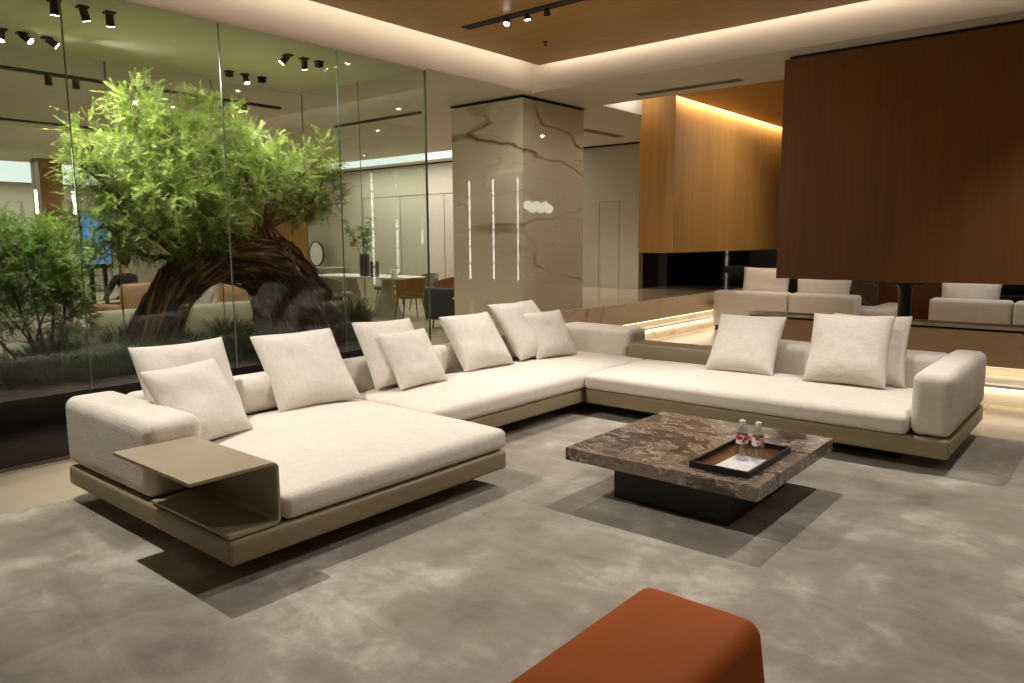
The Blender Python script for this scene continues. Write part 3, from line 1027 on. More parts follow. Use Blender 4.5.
# square spotlights of the garden ceiling: four trios
def can(x, y, tilt, power, label, target=None):
    t = thing('garden_spotlight', (x, y, ZC), label, 'lamp', 'square black spotlights on the garden ceiling')
    box('mount_plate', (x - .035, y - .035, ZC - .012), (x + .035, y + .035, ZC), M['matte_black'], t)
    if tilt is None:
        box('lamp_body', (x - .028, y - .028, ZC - .055), (x + .028, y + .028, ZC - .012), M['matte_black'], t, .002)
        return
    d = (Vector(target) - Vector((x, y, ZC))).normalized()
    a = Vector((x, y, ZC - .012)); b = a + d * 0.085
    tube_obj('lamp_body', [a, b], [0.027, 0.029], M['matte_black'], t, 20)
    tube_obj('lens', [b, b + d * 0.002], 0.026, M['lamp'], t, 20)
    if power:
        spot('beam', b + d * 0.015, target, power, t, 105 if target[0] < GX else 62, 0.8, 0.03, (1.0, 0.94, 0.84))
GSP = 122
for tri, (x, yy, words) in enumerate(((-5.88, (2.12, 2.30, 2.48), 'front left trio'), (-6.96, (2.11, 2.25, 2.43), 'rear left trio'),
                                     (-6.99, (4.04, 4.21, 4.40), 'rear right trio'), (-6.0, (4.05, 4.22, 4.38), 'front right trio'))):
    for j, y in enumerate(yy):
        which = ('first', 'middle', 'last')[j]
        off = (tri == 2 and j in (0, 2)) or (tri == 3 and j == 2)
        tg = {(0, 0): (-6.4, 2.2, .9), (0, 1): (-6.3, 3.0, 1.2), (0, 2): (-6.3, 2.7, 1.8), (1, 0): (-6.5, 1.7, 1), (1, 1): (-6.2, 3.0, 2.2), (1, 2): (-6.5, 3.6, 2.2),
              (2, 1): (-6.4, 4.3, 1.4), (3, 0): (-6.5, 3.3, 2.1), (3, 1): (-6.5, 4.6, 1.5)}.get((tri, j))
        pw = {(0, 0): GSP, (0, 1): GSP, (0, 2): GSP, (1, 0): GSP, (1, 1): GSP, (1, 2): GSP, (2, 1): GSP, (3, 0): GSP, (3, 1): GSP}.get((tri, j), 0)
        can(x, y, None if off else 1, pw, '%s black spotlight of the %s on the garden ceiling' % (which, words), tg)

# far ceilings: tracks, luminous panels, downlights (added as ambient fill)
def track(lo, hi, label):
    tag(box('ceiling_track', lo, hi, M['matte_black']), label, 'track', 'black tracks on the far ceiling')
track((-8.38, -1.0, ZC - .03), (-8.34, 5.5, ZC), 'long black track on the white ceiling just beyond the garden')
track((-11.8, 0.0, ZC - .03), (-11.76, 5.0, ZC), 'black track on the ceiling farther beyond the garden')
track((-9.1, 6.86, ZC - .03), (-7.3, 6.9, ZC), 'short black track beside the marble column')
for i, (x, y) in enumerate(((-8.36, 2.9), (-8.36, 3.15), (-8.36, 4.72), (-8.36, 5.0))):
    t = thing('track_spotlight', (x, y, ZC - .03), 'black spotlight on the track beyond the garden, %s' % ('first of four', 'second of four', 'third of four', 'last of four')[i], 'lamp', 'spotlights on the far track')
    tube_obj('lamp_body', [(x, y, ZC - .03), (x, y, ZC - .12)], [0.03, 0.035], M['matte_black'], t, 14)
    spot('beam', (x, y, ZC - .14), (x - .2, y, 0), 120, t, 100, 0.7, .03)
def panel(name, lo, hi, label, p):
    t = tag(box(name, lo, hi, M['panel']), label, 'ceiling light', 'luminous panels of the far rooms')
    area('panel_light', ((lo[0] + hi[0]) / 2, (lo[1] + hi[1]) / 2, lo[2] - 0.01), (0, 0, 0), hi[0] - lo[0], hi[1] - lo[1], p, (1.0, 0.94, 0.84), t)
panel('ceiling_light', (-14.4, 10.15, ZC - .012), (-8.6, 10.95, ZC), 'long luminous panel on the ceiling before the dining wall', 110)
panel('ceiling_light', (-23.5, 1.0, ZC - .012), (-17.8, 9.0, ZC), 'large luminous panel on the ceiling of the farthest room', 200)
panel('ceiling_light', (-11.5, -3.0, ZC - .012), (-9.5, -1.6, ZC), 'added luminous ceiling panel, unseen, in the room behind the viewer', 50)  # unseen panel, added for fill light
def downlight(x, y, p, label, tgt=None, z=ZC):  # these lamps are added to fill the rooms with ambient light
    t = thing('downlight', (x, y, z), label, 'lamp', 'round downlights added as fill')
    bm = bmesh.new(); lathe(bm, [(0.026, -0.001), (0.042, -0.001), (0.044, -0.004), (0.03, -0.006), (0.026, -0.001)], (x, y, z), 20)
    obj('trim_ring', bm, M['matte_black'], t)
    bm = bmesh.new(); lathe(bm, [(0, -0.002), (0.026, -0.002)], (x, y, z), 20)
    obj('lens', bm, M['lamp'], t)
    spot('beam', (x, y, z - .015), tgt or (x, y, 0), p, t, 110, 0.8, .03)
for i, (x, y, p, lb) in enumerate(((-10.5, 4.5, 160, 'over the far sofa'), (-12.5, 7.5, 140, 'before the dining table'), (-11.8, 9.6, 130, 'above the dining table'),
                                   (-9.0, 7.6, 120, 'near the dark armchair'), (-7.2, 9.6, 190, 'above the ledge'), 
                                   (-14.5, 4.0, 150, 'by the blue screen'), (-15.5, 8.0, 150, 'by the round mirror'))):
    downlight(x, y, p, 'small round added downlight %s' % lb)
for i, (x, y, p, lb) in enumerate(((-3.0, 10.6, 150, 'turned to brighten the honey wood box'), (-1.5, 10.8, 160, 'over the farther two-seat sofa'), (1.5, 10.8, 120, 'over the far end of the black backdrop'))):
    downlight(x, y, p, 'small round added downlight %s' % lb, (-4.9, 10.4, 1.5) if i == 0 else None, 3.268)
# air grilles
def grille(lo, hi, label, along):
    t = thing('air_grille', ((lo[0] + hi[0]) / 2, (lo[1] + hi[1]) / 2, ZC), label, 'vent')
    box('frame', (lo[0], lo[1], ZC - .006), (hi[0], hi[1], ZC), plain('grey_vent', srgb(150, 142, 126), 0.6), t)
    bm = bmesh.new()
    for q in range(4):
        if along == 'x':
            w = (hi[1] - lo[1]) / 9; y = lo[1] + w * (1 + 2 * q); bx(bm, (lo[0] + .02, y, ZC - .008), (hi[0] - .02, y + w, ZC - .005))
        else:
            w = (hi[0] - lo[0]) / 9; x = lo[0] + w * (1 + 2 * q); bx(bm, (x, lo[1] + .02, ZC - .008), (x + w, hi[1] - .02, ZC - .005))
    obj('slots', bm, plain('vent_slot', srgb(84, 78, 68), 0.8), t, smooth=False)
grille((-4.62, 7.72), (-3.35, 7.86), 'slim grey air grille on the white ceiling beside the hanging brown wood', 'x')
grille((-6.75, 9.6), (-6.55, 10.7), 'grey air grille on the ceiling behind the marble column', 'y')
track((-7.3, 9.55, ZC - .02), (-6.8, 9.6, ZC), 'short black track behind the marble column')

# glowing pendant seen mirrored in the column
pd = thing('pendant_lamp', (-1.0, 13.1, 2.16), 'row of small glowing glass globes hanging before the far black wall', 'lamp')
for j in range(6):
    bm = bmesh.new(); bmesh.ops.create_uvsphere(bm, u_segments=16, v_segments=10, radius=0.10)
    bmesh.ops.translate(bm, verts=bm.verts[:], vec=(-1.0, 12.68 + j * 0.15, 2.16 + 0.03 * (-1) ** j))
    obj('globe', bm, M['pendant'], pd)
tube_obj('rod', [(-1.0, 12.66, 2.3), (-1.0, 13.3, 2.3)], 0.008, M['black'], pd)
tube_obj('cable', [(-1.0, 13.0, 2.3), (-1.0, 13.0, ZC)], 0.004, M['black'], pd)

# lit display cabinet behind the viewer, seen only in reflections
cabn = thing('display_cabinet', (-13.1, -1.25, 0), 'tall display cabinet with upright light strips, seen mirrored in the marble column', 'cabinet')
box('carcass', (-14.6, -1.5, 0), (-11.5, -1.1, ZC - .05), plain('dark_cabinet', srgb(60, 54, 46), 0.5), cabn)
for xs in (-13.9, -13.05, -12.22):
    for j in range(6):
        box('light_strip', (xs - .018, -1.09, 0.42 + j * .44), (xs + .018, -1.06, 0.42 + j * .44 + .40), M['led_white'], cabn)
for j in range(6):
    box('shelf', (-14.55, -1.1, 0.39 + j * .44), (-11.55, -1.06, 0.405 + j * .44), M['brown_wood'], cabn)

# ================================================================== THE GARDEN
def fbm(p, o=4):
    return noise.fractal(Vector(p), 0.9, 2.1, o)
def trunk_part(name, path, parent, NS=150, NT=110, twist=0.25, seed=0):
    """gnarled limb: swept, twisting, deeply ridged bark with lifted shreds"""
    P = [Vector((p[0], p[1], p[2])) for p in path]
    R = [p[3] for p in path]
    Ls = [0]
    for a, b in zip(P, P[1:]):
        Ls.append(Ls[-1] + (b - a).length)
    T = Ls[-1]
    def cr(vals, i, f):
        g = lambda k: vals[max(0, min(len(vals) - 1, k))]
        a, b, c, d = g(i - 1), g(i), g(i + 1), g(i + 2)
        return 0.5 * (2 * b + (c - a) * f + (2 * a - 5 * b + 4 * c - d) * f * f + (3 * b - a - 3 * c + d) * f ** 3)
    cs, rs = [], []
    for k in range(NS + 1):
        s = T * k / NS
        i = 0
        while i < len(Ls) - 2 and Ls[i + 1] < s:
            i += 1
        f = (s - Ls[i]) / (Ls[i + 1] - Ls[i])
        cs.append(cr(P, i, f)); rs.append(max(0.004, cr(R, i, f)))
    bm = bmesh.new()
    uvl = bm.loops.layers.uv.new('UVMap')
    rings = []
    A = Vector((1, 0, 0))
    for k in range(NS + 1):
        t = (cs[min(NS, k + 1)] - cs[max(0, k - 1)]).normalized()
        A = (A - t * A.dot(t)).normalized()
        B = t.cross(A)
        ring = []
        s = T * k / NS
        for j in range(NT):
            th = 2 * math.pi * j / NT
            tw = th + twist * s
            c, sn = math.cos(tw), math.sin(tw)
            big = noise.noise(Vector((c * 1.3 + seed, sn * 1.3, s * 1.1))) * 0.22
            ridge = 1 - abs(noise.noise(Vector((c * 4.5, sn * 4.5 + seed, s * 2.2)))) * 2.6
            fine = 1 - abs(noise.noise(Vector((c * 11, sn * 11, s * 2.6 + seed)))) * 2.0
            shred = max(0, noise.noise(Vector((c * 16, sn * 16 + 7, s * 4.2 + seed)))) * 0.28
            r = rs[k] * (0.88 + big + 0.15 * ridge + 0.09 * fine + shred)
            ring.append(bm.verts.new(cs[k] + (A * math.cos(th) + B * math.sin(th)) * r))
        rings.append(ring)
    for k in range(NS):
        for j in range(NT):
            j2 = (j + 1) % NT
            f = bm.faces.new((rings[k][j], rings[k][j2], rings[k + 1][j2], rings[k + 1][j]))
            us = (j / NT, (j + 1) / NT)
            vs = (T * k / NS, T * (k + 1) / NS)
            for lp, (u, v) in zip(f.loops, ((us[0], vs[0]), (us[1], vs[0]), (us[1], vs[1]), (us[0], vs[1]))):
                lp[uvl].uv = (u, v)
    bm.faces.new(rings[0][::-1]); bm.faces.new(rings[-1])
    bmesh.ops.recalc_face_normals(bm, faces=bm.faces[:])
    # splintered strips of bark standing off the surface
    rr = random.Random(seed + 20)
    sb = bmesh.new()
    nsh = int(900 * T * max(R))
    for q in range(nsh):
        k = rr.randint(2, NS - 12); j = rr.randint(0, NT - 1)
        L = rr.randint(6, 18) * NS // 150 + 3
        k1 = min(NS - 1, k + L)
        c0, c1 = cs[k], cs[k1]
        a, b = rings[k][j].co.copy(), rings[k1][(j + rr.randint(-2, 2)) % NT].co.copy()
        na, nb = (a - c0).normalized(), (b - c1).normalized()
        t_ = (b - a).normalized()
        w = na.cross(t_).normalized() * rr.uniform(.006, .018)
        lift = rr.uniform(.004, .035)
        a0, m0, b0 = a - na * .012, (a + b) / 2 + (na + nb).normalized() * .016, b + nb * lift
        th_ = .006
        pts = []
        for p_, wd, nn in ((a0, .6, na), (m0, 1, na), (b0, .25, nb)):
            pts.append([sb.verts.new(p_ + w * wd), sb.verts.new(p_ - w * wd), sb.verts.new(p_ - w * wd - nn * th_), sb.verts.new(p_ + w * wd - nn * th_)])
        for r0, r1 in zip(pts, pts[1:]):
            for z_ in range(4):
                sb.faces.new((r0[z_], r0[(z_ + 1) % 4], r1[(z_ + 1) % 4], r1[z_]))
        sb.faces.new(pts[0][::-1]); sb.faces.new(pts[-1])
    bmesh.ops.recalc_face_normals(sb, faces=sb.faces[:])
    tr_o = obj(name, bm, M['bark'], parent, True, 180)
    obj('bark_strips', sb, M['bark_strip'], tr_o, smooth=False)
    return tr_o

tree = thing('garden_tree', (-6.45, 3.5, 0.4), 'old gnarled tree with arched shaggy trunk and feathery green crown behind glass', 'tree')
TXc = -6.45
trunk_part('trunk', [(TXc + .05, 2.74, .30, .19), (TXc + .03, 2.82, .50, .18), (TXc, 2.95, .80, .165), (TXc, 3.08, 1.02, .165), (TXc, 3.30, 1.22, .175), (TXc, 3.55, 1.30, .19),
                     (TXc, 3.85, 1.27, .215), (TXc, 4.08, 1.16, .29), (TXc, 4.24, .92, .33), (TXc, 4.32, .66, .345), (TXc, 4.36, .36, .38)], tree)
trunk_part('limb', [(TXc - .05, 3.62, 1.18, .17), (TXc - .08, 3.56, 1.42, .13), (TXc - .1, 3.50, 1.62, .07), (TXc - .1, 3.46, 1.76, .03)], tree, 50, 60, 0.4, 3)
trunk_part('limb', [(TXc, 4.08, 1.1, .26), (TXc, 4.03, 1.36, .19), (TXc + .02, 3.98, 1.52, .12), (TXc + .03, 3.95, 1.63, .05)], tree, 50, 70, 0.4, 5)
def px2yz(x, y):
    """where the crown's sight lines meet the tree's own plane"""
    return None
rnd = random.Random(7)
# crown lobes: (x, y, z, radius_y, radius_z, density)
lobes = [(-6.45, 2.90, 2.54, .22, .20, 1), (-6.5, 3.18, 2.42, .32, .28, 1.5), (-6.4, 3.42, 2.50, .26, .22, 1.1), (-6.5, 2.80, 2.12, .32, .30, 1.7), (-6.3, 3.15, 2.08, .40, .34, 2.1),
         (-6.5, 3.55, 2.15, .36, .36, 2.0), (-6.55, 3.95, 2.28, .34, .28, 1.7), (-6.35, 4.0, 1.98, .42, .28, 2.0), (-6.5, 4.38, 2.12, .34, .28, 1.7), (-6.4, 4.62, 1.95, .22, .24, 1.1),
         (-6.45, 2.66, 1.86, .30, .26, 1.4), (-6.3, 2.98, 1.72, .40, .26, 2.0), (-6.2, 3.3, 1.70, .32, .24, 1.6), (-6.5, 2.48, 1.55, .22, .20, 1.0), (-6.4, 2.62, 1.42, .2, .12, .5), (-6.3, 2.85, 1.50, .32, .18, 1.3),
         (-6.5, 4.35, 1.82, .30, .16, 1.2), (-6.45, 2.44, 2.26, .08, .18, .35), (-6.45, 2.42, 2.05, .14, .12, .5), (-6.4, 4.68, 2.32, .10, .20, .4), (-6.5, 3.72, 2.58, .07, .18, .25),
         (-6.2, 3.2, 1.45, .22, .14, .8), (-6.6, 3.72, 1.84, .28, .22, 1.2), (-6.7, 3.2, 2.2, .4, .3, 1.2), (-6.75, 4.1, 2.1, .35, .25, 1.1), (-6.1, 3.0, 1.9, .4, .3, 1.4), (-6.1, 3.6, 1.95, .3, .3, 1.0)]
# branches from the two limb tops into the lobes
bm = bmesh.new()
roots = [Vector((TXc - .1, 3.47, 1.7)), Vector((TXc + .03, 3.96, 1.58)), Vector((TXc, 3.2, 1.3))]
for (x, y, z, ry, rz, dn) in lobes:
    rt_ = min(roots, key=lambda q: abs(q.y - y))
    e = Vector((x, y, z))
    pts = []
    off = Vector((rnd.uniform(-.15, .15), rnd.uniform(-.15, .15), rnd.uniform(-.05, .15)))
    for k in range(9):
        f = k / 8
        p = rt_.lerp(e, f) + off * math.sin(f * math.pi) + Vector((rnd.uniform(-.02, .02), rnd.uniform(-.02, .02), rnd.uniform(-.02, .02)))
        pts.append(p)
    tube(bm, pts, [0.030 * (1 - f / 9.5) + .004 for f in range(9)], 7)
    for q in range(7):
        a = pts[rnd.randint(4, 8)]
        d = Vector((rnd.gauss(0, 1), rnd.gauss(0, 1), rnd.gauss(.3, .8))).normalized()
        L = rnd.uniform(.12, .8) * max(ry, rz)
        tube(bm, [a, a + d * L * .5 + Vector((0, 0, .02)), a + d * L], [.009, .006, .002], 5)
bmesh.ops.recalc_face_normals(bm, faces=bm.faces[:])
obj('branches', bm, M['bark'], tree)

def spray_templates(n, rs, leaf=0.034, pairs=13, length=0.2, width=0.0042):
    out = []
    for k in range(n):
        V, F = [], []
        Ls = length * rs.uniform(.7, 1.2)
        bend = rs.uniform(-.8, .25)
        side = rs.uniform(-.3, .3)
        def pos(f):
            return np.array([side * f * f * Ls * .5, f * Ls, bend * f * f * Ls * .55])
        w = .0013
        pp = [pos(f) for f in np.linspace(0, 1, 5)]
        for a, b in zip(pp, pp[1:]):
            i = len(V)
            V += [a + [w, 0, 0], a - [w, 0, 0], b]
            F.append((i, i + 1, i + 2))
        for q in range(pairs):
            f = .12 + .88 * q / pairs
            b = pos(f)
            for sgn in (-1, 1):
                l = leaf * (1.15 - .6 * f) * rs.uniform(.7, 1.25)
                ang = rs.uniform(.5, 1.0)
                d = np.array([sgn * math.sin(ang), math.cos(ang), rs.uniform(-.5, .35)])
                d /= np.linalg.norm(d)
                nrm = np.array([-d[1], d[0], rs.uniform(-.6, .6)])
                nrm /= np.linalg.norm(nrm)
                i = len(V)
                V += [b, b + d * l * .5 + nrm * width, b + d * l * .5 - nrm * width, b + d * l]
                F += [(i, i + 1, i + 2), (i + 1, i + 3, i + 2)]
        out.append((np.array(V), np.array(F)))
    return out
def scatter_sprays(name, centres, dirs, scales, temps, rs, mat, parent):
    Vs, Fs, base = [], [], 0
    for c, d, s in zip(centres, dirs, scales):
        V, F = temps[rs.randint(0, len(temps) - 1)]
        d = d / (np.linalg.norm(d) + 1e-9)
        a = np.cross(d, [0, 0, 1.0])
        if np.linalg.norm(a) < .1:
            a = np.array([1.0, 0, 0])
        a /= np.linalg.norm(a)
        b = np.cross(a, d)
        ro = rs.uniform(-.9, .9)
        a2, b2 = a * math.cos(ro) + b * math.sin(ro), -a * math.sin(ro) + b * math.cos(ro)
        R = np.array([a2, d, b2])
        Vs.append(V @ R * s + c)
        Fs.append(F + base)
        base += len(V)
    return mesh_np(name, np.concatenate(Vs), np.concatenate(Fs), mat, parent)
rs = random.Random(11)
T1 = spray_templates(14, rs, .028, 13, .17, .0034)
C_, D_, S_ = [], [], []
for (x, y, z, ry, rz, dn) in lobes:
    n = int(360 * dn)
    rx = min(.38, (ry + rz) * .62)
    # tuftlets: clumps of sprays fanning out, with air between clumps
    nt = max(6, n // 10)
    for q in range(nt):
        while True:
            u = np.array([rs.uniform(-1, 1) for _ in range(3)])
            if .25 < np.linalg.norm(u) <= 1:
                break
        c = np.array([x, y, z]) + u * [rx, ry, rz]
        c[0] = min(max(c[0], GB + .3), GX - .3)
        out = u * [1, 1, .8] + np.array([0, 0, .12])
        for w in range(10):
            d = out + np.array([rs.gauss(0, .55) for _ in range(3)])
            C_.append(c + np.array([rs.gauss(0, .018) for _ in range(3)]))
            D_.append(d)
            S_.append(rs.uniform(.55, 1.1))
scatter_sprays('foliage', C_, D_, S_, T1, rs, M['leaf'], tree)['kind'] = 'stuff'
for ch_ in tree.children:
    if ch_.name.startswith('foliage') and 'kind' in ch_:
        del ch_['kind']

# small shrub with thin dark branches at the near end
def shrub(loc, lobes, label, seed, mat='leaf_dark', dens=520):
    t = thing('garden_shrub', loc, label, 'shrub', 'leafy shrubs in the planter')
    rr = random.Random(seed)
    bm = bmesh.new()
    b0 = Vector(loc)
    C_, D_, S_ = [], [], []
    for (x, y, z, r) in lobes:
        e = Vector((x, y, z))
        off = Vector((rr.uniform(-.08, .08), rr.uniform(-.12, .12), 0))
        pts = [b0.lerp(e, k / 6) + off * math.sin(k / 6 * math.pi) for k in range(7)]
        tube(bm, pts, [.017 - .0022 * k for k in range(7)], 6)
        for q in range(4):
            a = pts[rr.randint(3, 6)]
            d = Vector((rr.gauss(0, 1), rr.gauss(0, 1), rr.gauss(.5, .6))).normalized() * r * .8
            tube(bm, [a, a + d * .5, a + d], [.006, .004, .001], 5)
        for q in range(int(dens * r / .3) // 6):
            while True:
                u = np.array([rr.uniform(-1, 1) for _ in range(3)])
                if np.linalg.norm(u) <= 1:
                    break
            c = np.array([x, y, z]) + u * r
            c[0] = min(max(c[0], GB + .2), GX - .2)
            for w in range(6):
                C_.append(c); D_.append(u + np.array([rr.gauss(0, .6) for _ in range(3)]) + [0, 0, .2]); S_.append(rr.uniform(.6, 1.1))
    bmesh.ops.recalc_face_normals(bm, faces=bm.faces[:])
    obj('stems', bm, M['bark'], t)
    scatter_sprays('foliage', C_, D_, S_, T1, rr, M[mat], t)
shrub((-6.3, 1.98, .42), [(-6.3, 1.72, 1.0, .24), (-6.3, 1.92, 1.28, .24), (-6.35, 2.12, 1.32, .22), (-6.3, 1.75, 1.42, .2), (-6.35, 2.2, 1.14, .18), (-6.4, 1.6, 1.2, .25), (-6.4, 2.05, 1.5, .12), (-6.45, 2.2, .85, .2)],
      'light green shrub with thin dark stems near the short end of the planter', 5)
shrub((-6.35, 1.25, .42), [(-6.3, 1.1, 1.0, .28), (-6.35, 1.35, 1.3, .26), (-6.3, .85, 1.2, .26), (-6.4, 1.2, 1.6, .22)], 'green shrub at the planter end nearest the viewer', 9)

# grass tufts
def tuft(x, y, h, n, label, seed, spread=.24, mat='grass'):
    rr = random.Random(seed)
    V, F = [], []
    for q in range(int(n * 1.25)):
        a = rr.uniform(0, 2 * math.pi)
        r0 = rr.uniform(0, .16)
        b = np.array([x + r0 * math.cos(a), y + r0 * math.sin(a), .40])
        L = h * 1.15 * rr.uniform(.5, 1.15)
        out = np.array([math.cos(a), math.sin(a), 0]) * spread * rr.uniform(.3, 1.4)
        sd = np.array([-math.sin(a), math.cos(a), 0]) * .0055
        prev = None
        for k in range(6):
            f = k / 5
            p = b + out * f * f * 1.1 + np.array([0, 0, L * (f - .42 * f ** 3)])
            w = sd * (1 - f * .92)
            i = len(V)
            V += [p - w, p + w]
            if prev is not None:
                F += [(prev, prev + 1, i + 1), (prev, i + 1, i)]
            prev = i
    V = np.array(V)
    V[:, 0] = np.clip(V[:, 0], GB + .03, GX - .03)
    o = mesh_np('grass_tuft', V, F, M[mat])
    tag(o, label, 'grass', 'dark green grass tufts in the planter')
tufts = [(-6.15, 2.60, .38, 420, 'grass tuft spilling in front of the left foot of the arched trunk'), (-6.15, 2.30, .36, 380, 'grass tuft behind the chaise armrest'),
         (-6.3, 1.75, .32, 420, 'low dark grass tuft below the light green shrub'), (-6.5, 1.45, .34, 420, 'dark grass tuft at the near end of the planter'),
         (-6.1, 3.35, .52, 520, 'tall grass tuft standing inside the trunk arch'), (-6.3, 3.62, .44, 420, 'grass tuft inside the arch beside the thick trunk foot'),
         (-6.05, 3.02, .40, 420, 'grass tuft in the arch beside the thin trunk foot'), (-5.85, 3.75, .34, 360, 'low grass tuft by the glass before the thick trunk'),
         (-6.2, 4.85, .62, 460, 'tall grass tuft between the thick trunk and the end glass'), (-6.7, 5.0, .5, 360, 'grass tuft in the far corner of the planter'),
         (-7.0, 2.3, .36, 380, 'grass tuft along the rear glass behind the shrub'), (-7.0, 3.3, .5, 380, 'grass tuft along the rear glass behind the arch'),
         (-6.2, 1.2, .26, 360, 'short grass tuft close to the front glass near the viewer'), (-7.0, 1.5, .3, 340, 'grass tuft by the rear glass near the viewer'),
         (-5.75, 2.85, .26, 320, 'short grass tuft close to the glass behind the chaise pillows'),
         (-6.1, 2.05, .34, 420, 'grass tuft right behind the outer corner of the chaise armrest'), (-6.5, 2.05, .42, 420, 'grass tuft under the light green shrub, toward the trunk'),
         (-6.7, 2.75, .5, 420, 'grass tuft just behind the left foot of the trunk'), (-6.2, .75, .4, 420, 'grass tuft before the green shrub at the planter end')]
for i, (x, y, h, n, lb) in enumerate(tufts):
    tuft(x, y, h, n, lb, 40 + i)

# ================================================================== FAR ROOMS
# --- seats beyond the low wall
def back_sofa(x0, x1, y, z, parts, label, seats=None):
    t = thing('lounge_sofa', ((x0 + x1) / 2, y, 0), label, 'sofa', 'sofas beyond the low marble wall')
    xs = [x0] + parts + [x1]
    soft('seat', (x0, y + .2, .12), (x1, y + 1.0, .42), .05, M['sofa'], t, n=8, seg=3)
    for a, b in zip(xs, xs[1:]):
        soft('backrest', (a + .008, y, .07), (b - .008, y + .28, z), .05, M['sofa'], t, n=8, seg=4)
    for a in (x0 + .08, x1 - .08):
        for b in (y + .06, y + .9):
            box('leg', (a - .03, b - .03, 0), (a + .03, b + .03, .12), M['matte_black'], t)
    if seats:
        soft('chaise_seat', (seats[0], y + .1, .12), (seats[1], y + 1.5, .45), .08, M['sofa'], t, n=8, seg=4)
    return t
back_sofa(-5.20, -3.01, 11.2, .63, [-4.0], 'cream sofa seen from behind beyond the low wall, beside the lit ledge', (-3.0, -2.62))
back_sofa(-2.12, .85, 11.2, .64, [-1.17, -.2], 'cream sofa seen from behind beyond the low wall, right of the black pedestal')
def cushion(c, w, h, label, seed):
    bm = pillow_bm(1.0, .14, seed)
    for v in bm.verts:
        v.co = Vector((v.co.x * w, v.co.y * h, v.co.z * .8))
    m = Matrix(((1, 0, 0), (0, 0, -1), (0, 1, 0)))
    m = Matrix.Rotation(math.radians(-12), 3, 'X') @ m
    o = obj('back_cushion', bm, M['sofa'], None, True, 80)
    o.rotation_euler = m.to_euler()
    o.location = c
    tag(o, label, 'pillow', 'cushions on the sofas beyond the low wall')
cushion((-4.50, 11.62, .74), .76, .52, 'plump cream cushion rising above the sofa back beside the black glass', 31)
cushion((-3.62, 11.62, .62), .80, .44, 'cream cushion low behind the sofa back left of the black pedestal', 32)
cushion((-1.70, 11.62, .64), .72, .44, 'cream cushion behind the sofa back right of the black pedestal', 33)
cushion((-.6, 11.62, .64), .72, .44, 'cream cushion on the sofa beyond the low wall, hidden by the front arm', 34)
bt = thing('pedestal_table', (-1.93, 9.0, 0), 'tall black pedestal table with round flared top beyond the low wall', 'table')
bm = bmesh.new()
lathe(bm, [(0, 0), (.2, 0), (.2, .012), (.1, .03), (.07, .08), (.066, .8), (.072, .88), (.09, .93), (.11, .95)], (-1.93, 9.0, 0), 32)
obj('column', bm, M['black'], bt)
bm = bmesh.new(); lathe(bm, [(0, .95), (.2, .95), (.205, .958), (.2, .966), (0, .966)], (-1.93, 9.0, 0), 36)
obj('tabletop', bm, M['black'], bt)
tg = thing('marble_side_block', (-2.3, 12.3, 0), 'low pale stone plinth behind the black pedestal', 'plinth')
box('slab', (-3.1, 11.9, .02), (-1.3, 13.3, .05), M['white_marble'], tg, .005)
box('foot', (-3.0, 12.0, 0), (-1.4, 13.2, .02), M['matte_black'], tg)

# --- dining table beyond the garden
dt = thing('dining_table', (-11.9, 9.7, 0), 'long white oval dining table on cone legs beyond the glass', 'table')
bm = bmesh.new()
n_ = 56
top, bot = [], []
for k in range(n_):
    a = 2 * math.pi * k / n_
    ca, sa = math.cos(a), math.sin(a)
    x = -11.9 + 1.45 * math.copysign(abs(ca) ** .7, ca)
    y = 9.7 + .52 * math.copysign(abs(sa) ** .7, sa)
    top.append(bm.verts.new((x, y, .755))); bot.append(bm.verts.new((x + .03 * -ca, y - .03 * sa, .725)))
bm.faces.new(top); bm.faces.new(bot[::-1])
for k in range(n_):
    bm.faces.new((top[k], bot[k], bot[(k + 1) % n_], top[(k + 1) % n_]))
bmesh.ops.recalc_face_normals(bm, faces=bm.faces[:])
obj('tabletop', bm, M['white_gloss'], dt, True, 30)
for x in (-12.45, -11.35):
    bm = bmesh.new(); lathe(bm, [(0, 0), (.30, 0), (.30, .01), (.26, .06), (.13, .5), (.10, .66), (.13, .725), (0, .725)], (x, 9.7, 0), 28)
    obj('leg', bm, M['grey_wall'], dt)
